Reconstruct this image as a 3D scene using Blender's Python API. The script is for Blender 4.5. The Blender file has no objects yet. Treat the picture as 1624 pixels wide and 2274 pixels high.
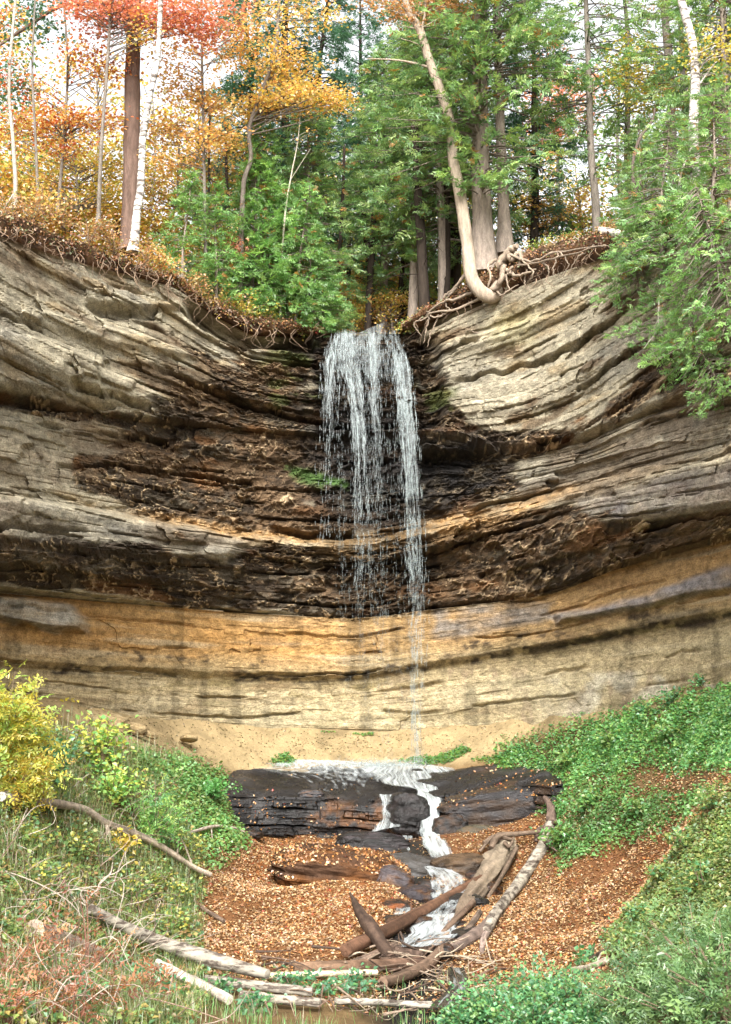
import bpy, math
import numpy as np
from mathutils import Vector

# ------------------------------------------------------------ camera, sky, sun
sc = bpy.context.scene
COL = sc.collection
PITCH = math.radians(9.0)
FPX = 1334.0                       # focal length in pixels of the 731x1024 picture
cam_d = bpy.data.cameras.new('camera')
cam_d.sensor_fit = 'VERTICAL'
cam_d.sensor_height = 24.0
cam_d.lens = 24.0 * FPX / 1024.0
cam_d.clip_start = 0.1
cam_d.clip_end = 2000.0
cam = bpy.data.objects.new('camera', cam_d)
COL.objects.link(cam)
cam.location = (0, 0, 0)
cam.rotation_euler = (math.radians(90) + PITCH, 0, 0)
sc.camera = cam

SUN_EL = math.radians(40)
SUN_AZ = math.radians(184)          # clockwise from +Y: behind the camera, a little left
world = bpy.data.worlds.new('World')
sc.world = world
world.use_nodes = True
wn = world.node_tree.nodes
wl = world.node_tree.links
wn.clear()
sky = wn.new('ShaderNodeTexSky')
sky.sky_type = 'NISHITA'
sky.sun_disc = False
sky.sun_elevation = SUN_EL
sky.sun_rotation = SUN_AZ
sky.dust_density = 6.0
sky.air_density = 1.0
hs = wn.new('ShaderNodeHueSaturation')
hs.inputs['Saturation'].default_value = 0.12      # overcast: nearly white
bgn = wn.new('ShaderNodeBackground')
bgn.inputs['Strength'].default_value = 0.15
wo = wn.new('ShaderNodeOutputWorld')
wl.new(sky.outputs[0], hs.inputs['Color'])
wl.new(hs.outputs[0], bgn.inputs['Color'])
wl.new(bgn.outputs[0], wo.inputs['Surface'])

sun_d = bpy.data.lights.new('sun', 'SUN')
sun_d.energy = 1.15
sun_d.angle = math.radians(25)
sun_d.color = (1.0, 0.95, 0.86)
sun = bpy.data.objects.new('sun', sun_d)
COL.objects.link(sun)
sdir = Vector((math.sin(SUN_AZ) * math.cos(SUN_EL), math.cos(SUN_AZ) * math.cos(SUN_EL), math.sin(SUN_EL)))
sun.rotation_euler = sdir.to_track_quat('Z', 'Y').to_euler()
sun.location = (-10, -10, 40)

sc.view_settings.view_transform = 'Standard'
sc.view_settings.look = 'None'
sc.view_settings.gamma = 1.0
sc.view_settings.use_curve_mapping = False
sc.view_settings.exposure = 1.82
sc.render.engine = 'CYCLES'
sc.cycles.use_denoising = True
sc.cycles.max_bounces = 6
sc.cycles.diffuse_bounces = 3
sc.cycles.glossy_bounces = 2
sc.cycles.transmission_bounces = 4
sc.cycles.transparent_max_bounces = 8

# ------------------------------------------------------------ picture <-> place
# positions are read off the photograph on a 1624 x 2274 grid and carried out to a real depth y (metres)
SX, SY = 731.0 / 1624.0, 1024.0 / 2274.0
cp, sp = math.cos(PITCH), math.sin(PITCH)

def P(vx, vy, y):
    vx = np.asarray(vx, float); vy = np.asarray(vy, float); y = np.asarray(y, float)
    u = vx * SX - 365.5
    v = 512.0 - vy * SY
    den = FPX * cp - v * sp
    return np.stack(np.broadcast_arrays(y * u / den, y, y * (FPX * sp + v * cp) / den), -1)

def proj(p):
    p = np.asarray(p)
    zc = np.maximum(p[..., 1] * cp + p[..., 2] * sp, 0.05)
    up = -p[..., 1] * sp + p[..., 2] * cp
    return (FPX * p[..., 0] / zc + 365.5) / SX, (512.0 - FPX * up / zc) / SY

def mpp(y):                        # metres per grid pixel at depth y
    return y * SX / FPX

# ------------------------------------------------------------ noise
def _h(ix, iy, seed=0):
    with np.errstate(over='ignore'):
        a = (ix.astype(np.int64) & 0xffffffff).astype(np.uint32) * np.uint32(374761393)
        b = (iy.astype(np.int64) & 0xffffffff).astype(np.uint32) * np.uint32(668265263)
        h = a + b + np.uint32((seed * 974634541 + 1013) & 0xffffffff)
        h = (h ^ (h >> np.uint32(13))) * np.uint32(1274126177)
        h = (h ^ (h >> np.uint32(16))) * np.uint32(2246822519)
        h = h ^ (h >> np.uint32(15))
    return h.astype(np.float64) / 4294967296.0

def vn(x, y, seed=0):
    x, y = np.broadcast_arrays(np.asarray(x, float), np.asarray(y, float))
    ix = np.floor(x); iy = np.floor(y)
    fx = x - ix; fy = y - iy
    fx = fx * fx * (3 - 2 * fx); fy = fy * fy * (3 - 2 * fy)
    a = _h(ix, iy, seed); b = _h(ix + 1, iy, seed); c = _h(ix, iy + 1, seed); d = _h(ix + 1, iy + 1, seed)
    return 2 * ((a * (1 - fx) + b * fx) * (1 - fy) + (c * (1 - fx) + d * fx) * fy) - 1

def fbm(x, y, o=4, seed=0, g=0.5):
    s = 0; a = 1.0; n = 0.0
    for i in range(o):
        s = s + a * vn(x * 2 ** i + 17.3 * i, y * 2 ** i - 9.1 * i, seed + i); n += a; a *= g
    return s / n

def worley(x, y, seed=0):
    ix = np.floor(x); iy = np.floor(y)
    f1 = np.full(x.shape, 9.0); f2 = np.full(x.shape, 9.0); idh = np.zeros(x.shape)
    for dx in (-1, 0, 1):
        for dy in (-1, 0, 1):
            cx = ix + dx; cy = iy + dy
            px = cx + _h(cx, cy, seed); py = cy + _h(cx, cy, seed + 7)
            d = np.hypot(px - x, py - y)
            near = d < f1
            f2 = np.where(near, f1, np.minimum(f2, d))
            idh = np.where(near, _h(cx, cy, seed + 13), idh)
            f1 = np.where(near, d, f1)
    return f1, f2, idh

def sst(a, b, x):
    t = np.clip((x - a) / (b - a), 0, 1)
    return t * t * (3 - 2 * t)

def pmask(px, py, poly, soft):
    """1 inside a polygon given on the picture grid, fading over soft"""
    poly = np.asarray(poly, float)
    ins = np.zeros(px.shape, bool); d2 = np.full(px.shape, 1e18)
    for i in range(len(poly)):
        x0, y0 = poly[i]; x1, y1 = poly[(i + 1) % len(poly)]
        c = (y0 > py) != (y1 > py)
        xi = (x1 - x0) * (py - y0) / ((y1 - y0) if y1 != y0 else 1e-9) + x0
        ins ^= c & (px < xi)
        ex, ey = x1 - x0, y1 - y0
        t = np.clip(((px - x0) * ex + (py - y0) * ey) / (ex * ex + ey * ey + 1e-9), 0, 1)
        d2 = np.minimum(d2, (px - x0 - t * ex) ** 2 + (py - y0 - t * ey) ** 2)
    sd = np.where(ins, 1, -1) * np.sqrt(d2)
    return sst(-soft, soft, sd)

def ip(x, pts):
    a = np.asarray(pts, float)
    return np.interp(x, a[:, 0], a[:, 1])

# ------------------------------------------------------------ meshes
class G:
    """collects quads / triangles with colours, then becomes one mesh"""
    def __init__(s):
        s.v = []; s.f = []; s.c = []; s.n = 0; s.has = False
    def add(s, V, F, col=None):
        V = np.asarray(V, float).reshape(-1, 3)
        F = np.asarray(F, np.int64)
        s.v.append(V); s.f.append(F + s.n); s.n += len(V)
        if col is None:
            col = np.ones((len(V), 3))
        col = np.broadcast_to(np.asarray(col, float), (len(V), 3))
        s.c.append(col)
        return s
    def mesh(s, name, mat, smooth=False):
        me = bpy.data.meshes.new(name)
        V = np.concatenate(s.v); C = np.concatenate(s.c)
        me.vertices.add(len(V))
        me.vertices.foreach_set('co', V.astype(np.float32).ravel())
        tot = np.concatenate([np.full(len(f), f.shape[1], np.int32) for f in s.f])
        idx = np.concatenate([f.ravel() for f in s.f]).astype(np.int32)
        me.loops.add(len(idx)); me.loops.foreach_set('vertex_index', idx)
        me.polygons.add(len(tot))
        me.polygons.foreach_set('loop_start', (np.cumsum(tot) - tot).astype(np.int32))
        try:
            me.polygons.foreach_set('loop_total', tot)
        except Exception:
            pass
        me.polygons.foreach_set('use_smooth', np.full(len(tot), smooth))
        ca = me.color_attributes.new('Col', 'FLOAT_COLOR', 'POINT')
        ca.data.foreach_set('color', np.concatenate([C, np.ones((len(C), 1))], 1).astype(np.float32).ravel())
        me.update(); me.validate()
        me.materials.append(mat)
        return me
    def obj(s, name, mat, parent=None, smooth=False):
        return link(name, s.mesh(name, mat, smooth), parent)

def link(name, data, parent=None):
    o = bpy.data.objects.new(name, data)
    COL.objects.link(o)
    if parent is not None:
        o.parent = parent
    return o

def tag(o, label=None, cat=None, group=None, kind=None):
    if label: o['label'] = label
    if cat: o['category'] = cat
    if group: o['group'] = group
    if kind: o['kind'] = kind
    return o

def root(name, loc, label, cat, group=None):
    o = link(name, None)
    o.location = [float(q) for q in loc]
    o.empty_display_size = 0.2
    return tag(o, label, cat, group)

def gridq(nr, nc):
    i = np.arange(nr - 1)[:, None] * nc + np.arange(nc - 1)[None, :]
    return np.stack([i, i + 1, i + nc + 1, i + nc], -1).reshape(-1, 4)

def nrm(a):
    return a / np.maximum(np.linalg.norm(a, axis=-1, keepdims=True), 1e-9)

def spline(pts, n):
    """Catmull-Rom through the rows of pts"""
    p = np.asarray(pts, float)
    if len(p) < 3:
        t = np.linspace(0, 1, n)[:, None]
        return p[0] * (1 - t) + p[-1] * t
    q = np.vstack([2 * p[0] - p[1], p, 2 * p[-1] - p[-2]])
    t = np.linspace(0, len(p) - 1 - 1e-6, n)
    i = t.astype(int); f = (t - i)[:, None]
    a, b, c, d = q[i], q[i + 1], q[i + 2], q[i + 3]
    return 0.5 * (2 * b + (c - a) * f + (2 * a - 5 * b + 4 * c - d) * f ** 2 + (3 * b - a - 3 * c + d) * f ** 3)

def tube(g, path, rad, sides=7, col=(1, 1, 1), rough=0.0, seed=0, flat=1.0, cap=True, streak=0.0, rf=0.55):
    path = np.asarray(path, float); n = len(path)
    rad = np.broadcast_to(np.asarray(rad, float), (n,))
    T = nrm(np.gradient(path, axis=0))
    up = np.array([0, 0, 1.0]) if abs(T[0, 2]) < 0.8 else np.array([0, 1.0, 0])
    N = np.zeros((n, 3)); a = up
    for i in range(n):
        a = a - T[i] * np.dot(a, T[i]); a = a / max(np.linalg.norm(a), 1e-9); N[i] = a
    B = np.cross(T, N)
    th = np.linspace(0, 2 * np.pi, sides, endpoint=False)
    R = np.repeat(rad[:, None], sides, 1)
    if rough:
        ii, jj = np.meshgrid(np.arange(n) * rf, np.arange(sides), indexing='ij')
        R = R * (1 + rough * (vn(ii + seed * 3.7, jj * 1.3 + seed, seed) + 0.5 * vn(ii * 3, jj * 2.1, seed + 3)))
    V = path[:, None, :] + R[..., None] * (np.cos(th)[None, :, None] * N[:, None, :] * flat + np.sin(th)[None, :, None] * B[:, None, :])
    i = np.arange(n - 1)[:, None] * sides; j = np.arange(sides)[None, :]; k = (j + 1) % sides
    F = np.stack(np.broadcast_arrays(i + j, i + sides + j, i + sides + k, i + k), -1).reshape(-1, 4)
    V = V.reshape(-1, 3)
    c = np.broadcast_to(np.asarray(col, float), (n, 3)) if np.ndim(col) == 1 else np.asarray(col)
    c = np.repeat(c, sides, 0)
    if streak:
        ii, jj = np.meshgrid(np.arange(n) * 0.10, np.arange(sides) * 1.0, indexing='ij')
        c = c * (1 + streak * (vn(ii + seed, jj * 0.9 + seed * 5, seed + 31) + 0.5 * vn(ii * 4, jj * 0.45, seed + 32))).reshape(-1, 1)
    g.add(V, F, c)
    if cap:
        for e in (0, n - 1):
            ring = V[e * sides:(e + 1) * sides]
            cen = path[e] + (T[e] * rad[e] * (0.25 if e else -0.25))
            VV = np.vstack([ring, cen])
            jj = np.arange(sides)
            FF = np.stack([jj, (jj + 1) % sides, np.full(sides, sides)], -1)
            if e == 0:
                FF = FF[:, ::-1].copy()
            g.add(VV, FF, c[0] if e == 0 else c[-1])

def leaves(g, C, D, N, L, W, col, fold=0.12):
    """one folded rhombus per row"""
    C = np.asarray(C, float); n = len(C)
    D = nrm(D); N = nrm(N - D * np.sum(N * D, -1, keepdims=True)); S = np.cross(D, N)
    L = np.broadcast_to(np.asarray(L, float), (n,))[:, None]; W = np.broadcast_to(np.asarray(W, float), (n,))[:, None]
    V = np.stack([C - D * L / 2, C + S * W / 2 + N * L * fold - D * L * 0.08, C + D * L / 2, C - S * W / 2 + N * L * fold - D * L * 0.08], 1)
    F = np.arange(n * 4).reshape(n, 4)
    col = np.broadcast_to(np.asarray(col, float), (n, 3))
    g.add(V.reshape(-1, 3), F, np.repeat(col, 4, 0))

def fronds(g, C, D, N, L, K, lw, col, spread=55, prof=0.9, lk=0.42):
    """flat feathery sprays: K pairs of leaflets along each axis"""
    C = np.asarray(C, float); m = len(C)
    D = nrm(D); N = nrm(N - D * np.sum(N * D, -1, keepdims=True)); S = np.cross(D, N)
    L = np.broadcast_to(np.asarray(L, float), (m,))
    f = np.repeat(np.linspace(0.08, 0.95, K), 2); sg = np.tile([1.0, -1.0], K)
    a = math.radians(spread)
    ln = lk * (1 - prof * np.abs(f - 0.25) ** 1.0 * 1.0)
    ln = np.clip(ln, 0.1, 1)
    dirs = D[:, None] * math.cos(a) + S[:, None] * math.sin(a) * sg[None, :, None]
    base = C[:, None] + D[:, None] * (f[None, :, None] * L[:, None, None])
    jr = np.random.default_rng(m * 7 + K)
    dirs = nrm(dirs + jr.normal(0, 0.28, dirs.shape))
    ll = ln[None, :] * L[:, None] * jr.uniform(0.55, 1.3, (m, 2 * K))
    cen = base + dirs * ll[..., None] * 0.5 - N[:, None] * (ll[..., None] * 0.12)
    col = np.broadcast_to(np.asarray(col, float), (m, 3))
    cc = np.repeat(col[:, None], 2 * K, 1)
    NN = np.repeat(N[:, None], 2 * K, 1)
    leaves(g, cen.reshape(-1, 3), dirs.reshape(-1, 3), NN.reshape(-1, 3), ll.ravel(), ll.ravel() * lw, cc.reshape(-1, 3))

def palette(rng, n, cols, w=None, var=0.25):
    cols = np.asarray(cols, float)
    k = rng.choice(len(cols), n, p=None if w is None else np.asarray(w) / np.sum(w))
    return cols[k] * (1 + var * rng.uniform(-1, 1, (n, 1)))

# ------------------------------------------------------------ materials
def newmat(name):
    m = bpy.data.materials.new(name)
    m.use_nodes = True
    nt = m.node_tree
    nt.nodes.clear()
    out = nt.nodes.new('ShaderNodeOutputMaterial')
    return m, nt, out

def nd(nt, t, **kw):
    n = nt.nodes.new(t)
    for k, v in kw.items():
        if k in n.inputs:
            n.inputs[k].default_value = v
        else:
            setattr(n, k, v)
    return n

def ramp(nt, fac, stops):
    r = nt.nodes.new('ShaderNodeValToRGB')
    e = r.color_ramp.elements
    while len(e) < len(stops):
        e.new(0.5)
    for i, (p, c) in enumerate(stops):
        e[i].position = p
        e[i].color = (c, c, c, 1) if np.ndim(c) == 0 else (*c, 1)
    nt.links.new(fac, r.inputs[0])
    return r.outputs[0]

def mixc(nt, f, a, b, mode='MIX'):
    m = nt.nodes.new('ShaderNodeMix')
    m.data_type = 'RGBA'; m.blend_type = mode
    for i, q in ((0, f), (6, a), (7, b)):
        if hasattr(q, 'is_linked') or hasattr(q, 'links'):
            nt.links.new(q, m.inputs[i])
        else:
            m.inputs[i].default_value = q if np.ndim(q) == 0 else (*q, 1)
    return m.outputs[2]

def coords(nt, scale=(1, 1, 1)):
    tc = nd(nt, 'ShaderNodeNewGeometry')
    mp = nd(nt, 'ShaderNodeMapping')
    mp.inputs['Scale'].default_value = scale
    nt.links.new(tc.outputs['Position'], mp.inputs['Vector'])
    return mp.outputs[0]

def noise(nt, vec, scale, detail=4, rough=0.6):
    n = nd(nt, 'ShaderNodeTexNoise')
    n.inputs['Scale'].default_value = scale
    n.inputs['Detail'].default_value = detail
    n.inputs['Roughness'].default_value = rough
    nt.links.new(vec, n.inputs['Vector'])
    return n.outputs[0]

def mat_attr(name, rough=0.9, spec=0.2, nscale=6.0, namp=(0.75, 1.25), stretch=(1, 1, 1), bump=0.4, bdist=0.03, bscale=12.0, rough_noise=None, fine=45.0, finea=(0.86, 1.14)):
    """colour comes from the mesh, broken up by two scales of noise, with relief"""
    m, nt, out = newmat(name)
    b = nd(nt, 'ShaderNodeBsdfPrincipled')
    at = nd(nt, 'ShaderNodeAttribute', attribute_name='Col')
    v = coords(nt, stretch)
    n1 = noise(nt, v, nscale, 6, 0.65)
    n2 = noise(nt, v, fine, 3, 0.6)
    r1 = ramp(nt, n1, [(0.3, namp[0]), (0.7, namp[1])])
    r2 = ramp(nt, n2, [(0.3, finea[0]), (0.7, finea[1])])
    c = mixc(nt, 1.0, at.outputs['Color'], r1, 'MULTIPLY')
    c = mixc(nt, 1.0, c, r2, 'MULTIPLY')
    nt.links.new(c, b.inputs['Base Color'])
    if rough_noise:
        rr = ramp(nt, noise(nt, coords(nt), 2.5, 4), [(0.35, rough_noise[0]), (0.65, rough_noise[1])])
        nt.links.new(rr, b.inputs['Roughness'])
    else:
        b.inputs['Roughness'].default_value = rough
    b.inputs['Specular IOR Level'].default_value = spec
    if bump:
        bn = noise(nt, v, bscale, 8, 0.7)
        bp = nd(nt, 'ShaderNodeBump')
        bp.inputs['Strength'].default_value = bump
        bp.inputs['Distance'].default_value = bdist
        nt.links.new(bn, bp.inputs['Height'])
        nt.links.new(bp.outputs[0], b.inputs['Normal'])
    nt.links.new(b.outputs[0], out.inputs[0])
    return m

def mat_leaf(name, trans=0.35, tint=(1.1, 1.1, 0.7), gloss=0.06):
    m, nt, out = newmat(name)
    at = nd(nt, 'ShaderNodeAttribute', attribute_name='Col')
    n1 = noise(nt, coords(nt), 1.3, 3)
    c = mixc(nt, 1.0, at.outputs['Color'], ramp(nt, n1, [(0.3, 0.78), (0.7, 1.2)]), 'MULTIPLY')
    d = nd(nt, 'ShaderNodeBsdfDiffuse')
    t = nd(nt, 'ShaderNodeBsdfTranslucent')
    gl = nd(nt, 'ShaderNodeBsdfGlossy')
    gl.inputs['Roughness'].default_value = 0.45
    nt.links.new(c, d.inputs[0])
    nt.links.new(mixc(nt, 1.0, c, tint, 'MULTIPLY'), t.inputs[0])
    a = nd(nt, 'ShaderNodeMixShader'); a.inputs[0].default_value = trans
    nt.links.new(d.outputs[0], a.inputs[1]); nt.links.new(t.outputs[0], a.inputs[2])
    z = nd(nt, 'ShaderNodeMixShader'); z.inputs[0].default_value = gloss
    nt.links.new(a.outputs[0], z.inputs[1]); nt.links.new(gl.outputs[0], z.inputs[2])
    nt.links.new(z.outputs[0], out.inputs[0])
    return m

def mat_birch(name):
    m, nt, out = newmat(name)
    b = nd(nt, 'ShaderNodeBsdfPrincipled')
    at = nd(nt, 'ShaderNodeAttribute', attribute_name='Col')
    v = coords(nt, (1, 1, 1))
    v2 = coords(nt, (1.5, 1.5, 7))
    n1 = noise(nt, v2, 1.6, 5, 0.7)
    n2 = noise(nt, v, 5.0, 5, 0.6)
    c = mixc(nt, ramp(nt, n1, [(0.46, 0.0), (0.58, 0.92)]), at.outputs['Color'], (0.07, 0.05, 0.04))
    c = mixc(nt, 1.0, c, ramp(nt, n2, [(0.3, 0.55), (0.7, 1.1)]), 'MULTIPLY')
    nt.links.new(c, b.inputs['Base Color'])
    b.inputs['Roughness'].default_value = 0.8
    b.inputs['Specular IOR Level'].default_value = 0.2
    bp = nd(nt, 'ShaderNodeBump'); bp.inputs['Strength'].default_value = 0.5; bp.inputs['Distance'].default_value = 0.02
    nt.links.new(noise(nt, v2, 4, 5), bp.inputs['Height'])
    nt.links.new(bp.outputs[0], b.inputs['Normal'])
    nt.links.new(b.outputs[0], out.inputs[0])
    return m

M_ROCK = mat_attr('sandstone', 0.92, 0.15, 3.2, (0.62, 1.36), (1, 1, 1.6), 1.0, 0.08, 7.0, fine=17, finea=(0.66, 1.34))
M_WETROCK = mat_attr('wet_sandstone', 0.4, 0.32, 3.0, (0.6, 1.4), (1, 1, 2.0), 0.9, 0.05, 9.0, rough_noise=(0.14, 0.5))
M_GROUND = mat_attr('leafy_soil', 0.95, 0.1, 1.6, (0.7, 1.3), (1, 1, 1), 0.8, 0.05, 9.0)
M_SOIL = mat_attr('soil', 0.95, 0.1, 4.0, (0.6, 1.4), (1, 1, 1), 1.0, 0.06, 8.0)
M_BARK = mat_attr('bark', 0.9, 0.15, 9.0, (0.6, 1.35), (1, 1, 0.25), 1.0, 0.04, 22.0)
M_WOOD = mat_attr('weathered_wood', 0.85, 0.2, 6.0, (0.6, 1.35), (1, 1, 1), 0.8, 0.03, 18.0)
M_TWIG = mat_attr('twig', 0.85, 0.2, 8.0, (0.75, 1.25), (1, 1, 1), 0, 0.03, 18.0)
M_BIRCH = mat_birch('birch_bark')
M_LEAF = mat_leaf('leaf', 0.45)
M_CEDAR = mat_leaf('conifer_spray', 0.42, (1.1, 1.15, 0.75), 0.05)
M_LITTER = mat_leaf('dead_leaf', 0.12, (1, 1, 1), 0.07)
# ------------------------------------------------------------ cliff
NR = np.random.default_rng(7)
WALL = [(-900, 17), (-420, 25), (-150, 31.2), (0, 34), (200, 38.4), (400, 42.4), (560, 44.4), (700, 45.3), (810, 45.5), (920, 45.3), (1080, 43.8), (1240, 41.2), (1400, 37.6), (1624, 32.4), (1800, 28.0), (2050, 21.5), (2500, 14)]
vxs = np.concatenate([np.linspace(-900, -60, 60, endpoint=False), np.linspace(-60, 1684, 740), np.linspace(1700, 2500, 60)])
NCOL = len(vxs)
_wx = np.linspace(-900, 2500, 1200)
_ws = ip(_wx, WALL)
for _ in range(3):
    _ws = np.convolve(np.pad(_ws, 30, mode='reflect', reflect_type='odd'), np.ones(61) / 61, 'valid')
def wall_y(vx):
    return np.interp(vx, _wx, _ws)
# bedding planes: (line on the picture, how far it stands out towards the viewer)
K = [0, 300, 560, 700, 810, 920, 1060, 1300, 1624]
def dd(*v):
    return list(zip(K, v))
BEDS = [
 ('rim',   [(-400, 430), (0, 522), (140, 572), (300, 612), (390, 640), (470, 695), (560, 738), (700, 742), (730, 738), (890, 740), (930, 728), (1000, 695), (1090, 662), (1200, 622), (1340, 572), (1450, 540), (1624, 500), (1900, 420)], dd(2.6, 2.6, 2.4, 2.2, 2.1, 2.2, 2.3, 2.2, 2.2)),
 ('b1a',   [(-400, 780), (0, 852), (120, 880), (230, 905), (380, 925), (560, 945), (720, 960), (930, 962), (1050, 965), (1130, 990), (1300, 965), (1400, 915), (1500, 882), (1624, 845), (1900, 760)], dd(3.3, 3.2, 2.6, 1.9, 1.6, 1.9, 2.6, 2.9, 2.9)),
 ('b1b',   [(-400, 800), (0, 880), (120, 905), (230, 925), (380, 945), (560, 962), (720, 975), (930, 980), (1050, 1000), (1130, 1012), (1300, 985), (1400, 930), (1500, 895), (1624, 865), (1900, 780)], dd(2.3, 2.2, 1.8, 1.2, 0.9, 1.2, 1.8, 2.3, 2.3)),
 ('b2a',   [(-400, 1020), (0, 1086), (300, 1142), (550, 1184), (700, 1200), (810, 1206), (940, 1176), (1150, 1118), (1270, 1086), (1450, 1040), (1624, 1000), (1900, 920)], dd(2.2, 2.0, 1.5, 1.0, 0.8, 1.0, 1.6, 2.3, 2.5)),
 ('b2b',   [(-400, 1030), (0, 1098), (300, 1154), (550, 1196), (700, 1214), (810, 1218), (940, 1188), (1150, 1130), (1270, 1100), (1450, 1056), (1624, 1018), (1900, 935)], dd(2.9, 2.8, 1.9, 1.3, 1.1, 1.3, 1.9, 2.8, 3.0)),
 ('b3',    [(-400, 1180), (0, 1225), (250, 1232), (550, 1258), (810, 1270), (960, 1250), (1150, 1200), (1290, 1160), (1450, 1140), (1624, 1115), (1900, 1060)], dd(2.7, 2.6, 1.7, 1.1, 0.9, 1.1, 1.7, 2.7, 2.9)),
 ('b4a',   [(-400, 1275), (0, 1300), (200, 1322), (550, 1352), (800, 1366), (960, 1342), (1230, 1312), (1350, 1256), (1624, 1182), (1900, 1100)], dd(1.5, 1.4, 1.0, 0.8, 0.7, 0.8, 1.1, 1.6, 1.8)),
 ('b4b',   [(-400, 1292), (0, 1318), (200, 1336), (550, 1364), (800, 1376), (960, 1354), (1230, 1324), (1350, 1270), (1624, 1200), (1900, 1115)], dd(0.5, 0.5, 0.5, 0.5, 0.5, 0.5, 0.6, 0.8, 0.9)),
 ('b5a',   [(-400, 1440), (0, 1462), (240, 1478), (500, 1490), (780, 1498), (980, 1466), (1240, 1424), (1400, 1392), (1624, 1350), (1900, 1290)], dd(0.45, 0.45, 0.45, 0.45, 0.45, 0.45, 0.45, 0.5, 0.55)),
 ('b5b',   [(-400, 1450), (0, 1478), (240, 1496), (500, 1510), (780, 1514), (980, 1482), (1240, 1440), (1400, 1410), (1624, 1372), (1900, 1310)], dd(0.05, 0.05, 0.05, 0.05, 0.05, 0.05, 0.05, 0.05, 0.1)),
 ('b6',    [(-400, 1530), (0, 1550), (100, 1562), (300, 1592), (500, 1606), (700, 1618), (900, 1624), (1100, 1606), (1300, 1576), (1480, 1552), (1624, 1515), (1900, 1450)], dd(0, 0, 0, 0, 0, 0, 0, 0, 0)),
 ('foot',  [(-400, 1660), (0, 1690), (300, 1740), (900, 1780), (1480, 1700), (1900, 1600)], dd(0, 0, 0, 0, 0, 0, 0, 0, 0)),
]
tcol = (vxs * SX - 365.5) / (FPX * cp)
_lx = np.arange(-900, 2501, 5.0)
def smooth_line(pts, w):
    y = ip(_lx, pts); k = int(w / 5) * 2 + 1
    for _ in range(2):
        y = np.convolve(np.pad(y, k // 2, mode='reflect', reflect_type='odd'), np.ones(k) / k, 'valid')
    return np.stack([_lx, y], -1)
BEDS = [(a, smooth_line(b, 12 if a == 'rim' else 45), d) for a, b, d in BEDS]
wy = wall_y(vxs)
bz, by_ = [], []
for nme, line, off in BEDS:
    vx_ = vxs.copy()
    for _ in range(3):
        vv = 512 - ip(vx_, line) * SY
        vx_ = (tcol * (FPX * cp - vv * sp) + 365.5) / SX
    Yk = wy - ip(vxs, off)
    vv = 512 - ip(vx_, line) * SY
    by_.append(Yk)
    bz.append(Yk * (FPX * sp + vv * cp) / (FPX * cp - vv * sp))
bz = np.array(bz); by_ = np.array(by_)
rowsZ, rowsY, rowsB, rowk = [], [], [], []
for k in range(len(BEDS) - 1):
    sep = np.mean(bz[k] - bz[k + 1])
    n = max(3, int(sep / 0.0275)) if k < len(BEDS) - 2 else 12
    f = (np.arange(n) / n)[:, None]
    if k == len(BEDS) - 2:
        f = np.append(f, [[1.0]], 0)
    rowsZ.append(bz[k] * (1 - f) + bz[k + 1] * f)
    # round the shoulders of a bed a little
    rowsY.append(by_[k] * (1 - f) + by_[k + 1] * f)
    rowsB.append(np.broadcast_to(bz[k].mean() * (1 - f) + bz[k + 1].mean() * f, rowsZ[-1].shape))
    rowk += [k] * len(f)
CZ = np.concatenate(rowsZ); CY = np.concatenate(rowsY); CB = np.concatenate(rowsB); rowk = np.array(rowk)
# soften kinks of the big profile
for _ in range(2):
    CY[1:-1] = (CY[:-2] + 2 * CY[1:-1] + CY[2:]) / 4
NROW = len(CZ)
S = np.broadcast_to(tcol * 42.0, CZ.shape)          # metres along the wall
X0 = tcol * CY
pv0 = np.stack([X0, CY, CZ], -1)
pvx, pvy = proj(pv0)

def layer(b, s, th, seed, warp=0.5, hard=4.0, fs=0.3):
    """bedding of thickness th, each bed jointed into blocks that stand out by different amounts"""
    w = b / th + warp * fbm(s * 0.16, b * 0.3, 3, seed) + 0.10 * fbm(s * 2.0, b * 2.0, 2, seed + 8)
    Lk = np.floor(w); f = w - Lk
    h = _h(Lk, Lk * 0 + seed, seed)
    bl = th * (3.0 + 7.0 * _h(Lk, Lk * 0 + 3, seed + 9))
    u = s / bl + h * 91.0 + 0.22 * fbm(s * 1.7, b * 2.5, 3, seed + 10)
    ci = np.floor(u); fu = u - ci
    blk = _h(ci, Lk, seed + 11) * 2 - 1
    n = 0.75 * blk + 0.55 * vn(s * fs * (0.6 + h) + h * 91.0, Lk * 7.31, seed + 1)
    prof = (1 - np.abs(2 * f - 1) ** 6) * (1 - 0.6 * np.abs(2 * fu - 1) ** 14)
    slot = 1 - sst(0.04, 0.20, f)
    crack = slot * sst(0.0, 0.3, vn(s * fs * 1.6 + h * 53.0, Lk * 5.7, seed + 4) + 0.35 * vn(s * fs * 7 + h * 11, Lk * 2.3, seed + 5))
    return n * (0.55 + 0.45 * prof) * (0.5 + h) - (1.9 if th > 0.2 else (1.5 if th > 0.17 else 0.0)) * crack, h

below = lambda name: [i for i, b in enumerate(BEDS) if b[0] == name][0]
upper = (rowk < below('b1b'))[:, None] * np.ones_like(S)
lower = (rowk >= below('b4b'))[:, None] * np.ones_like(S)
mid = 1 - upper - lower
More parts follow.
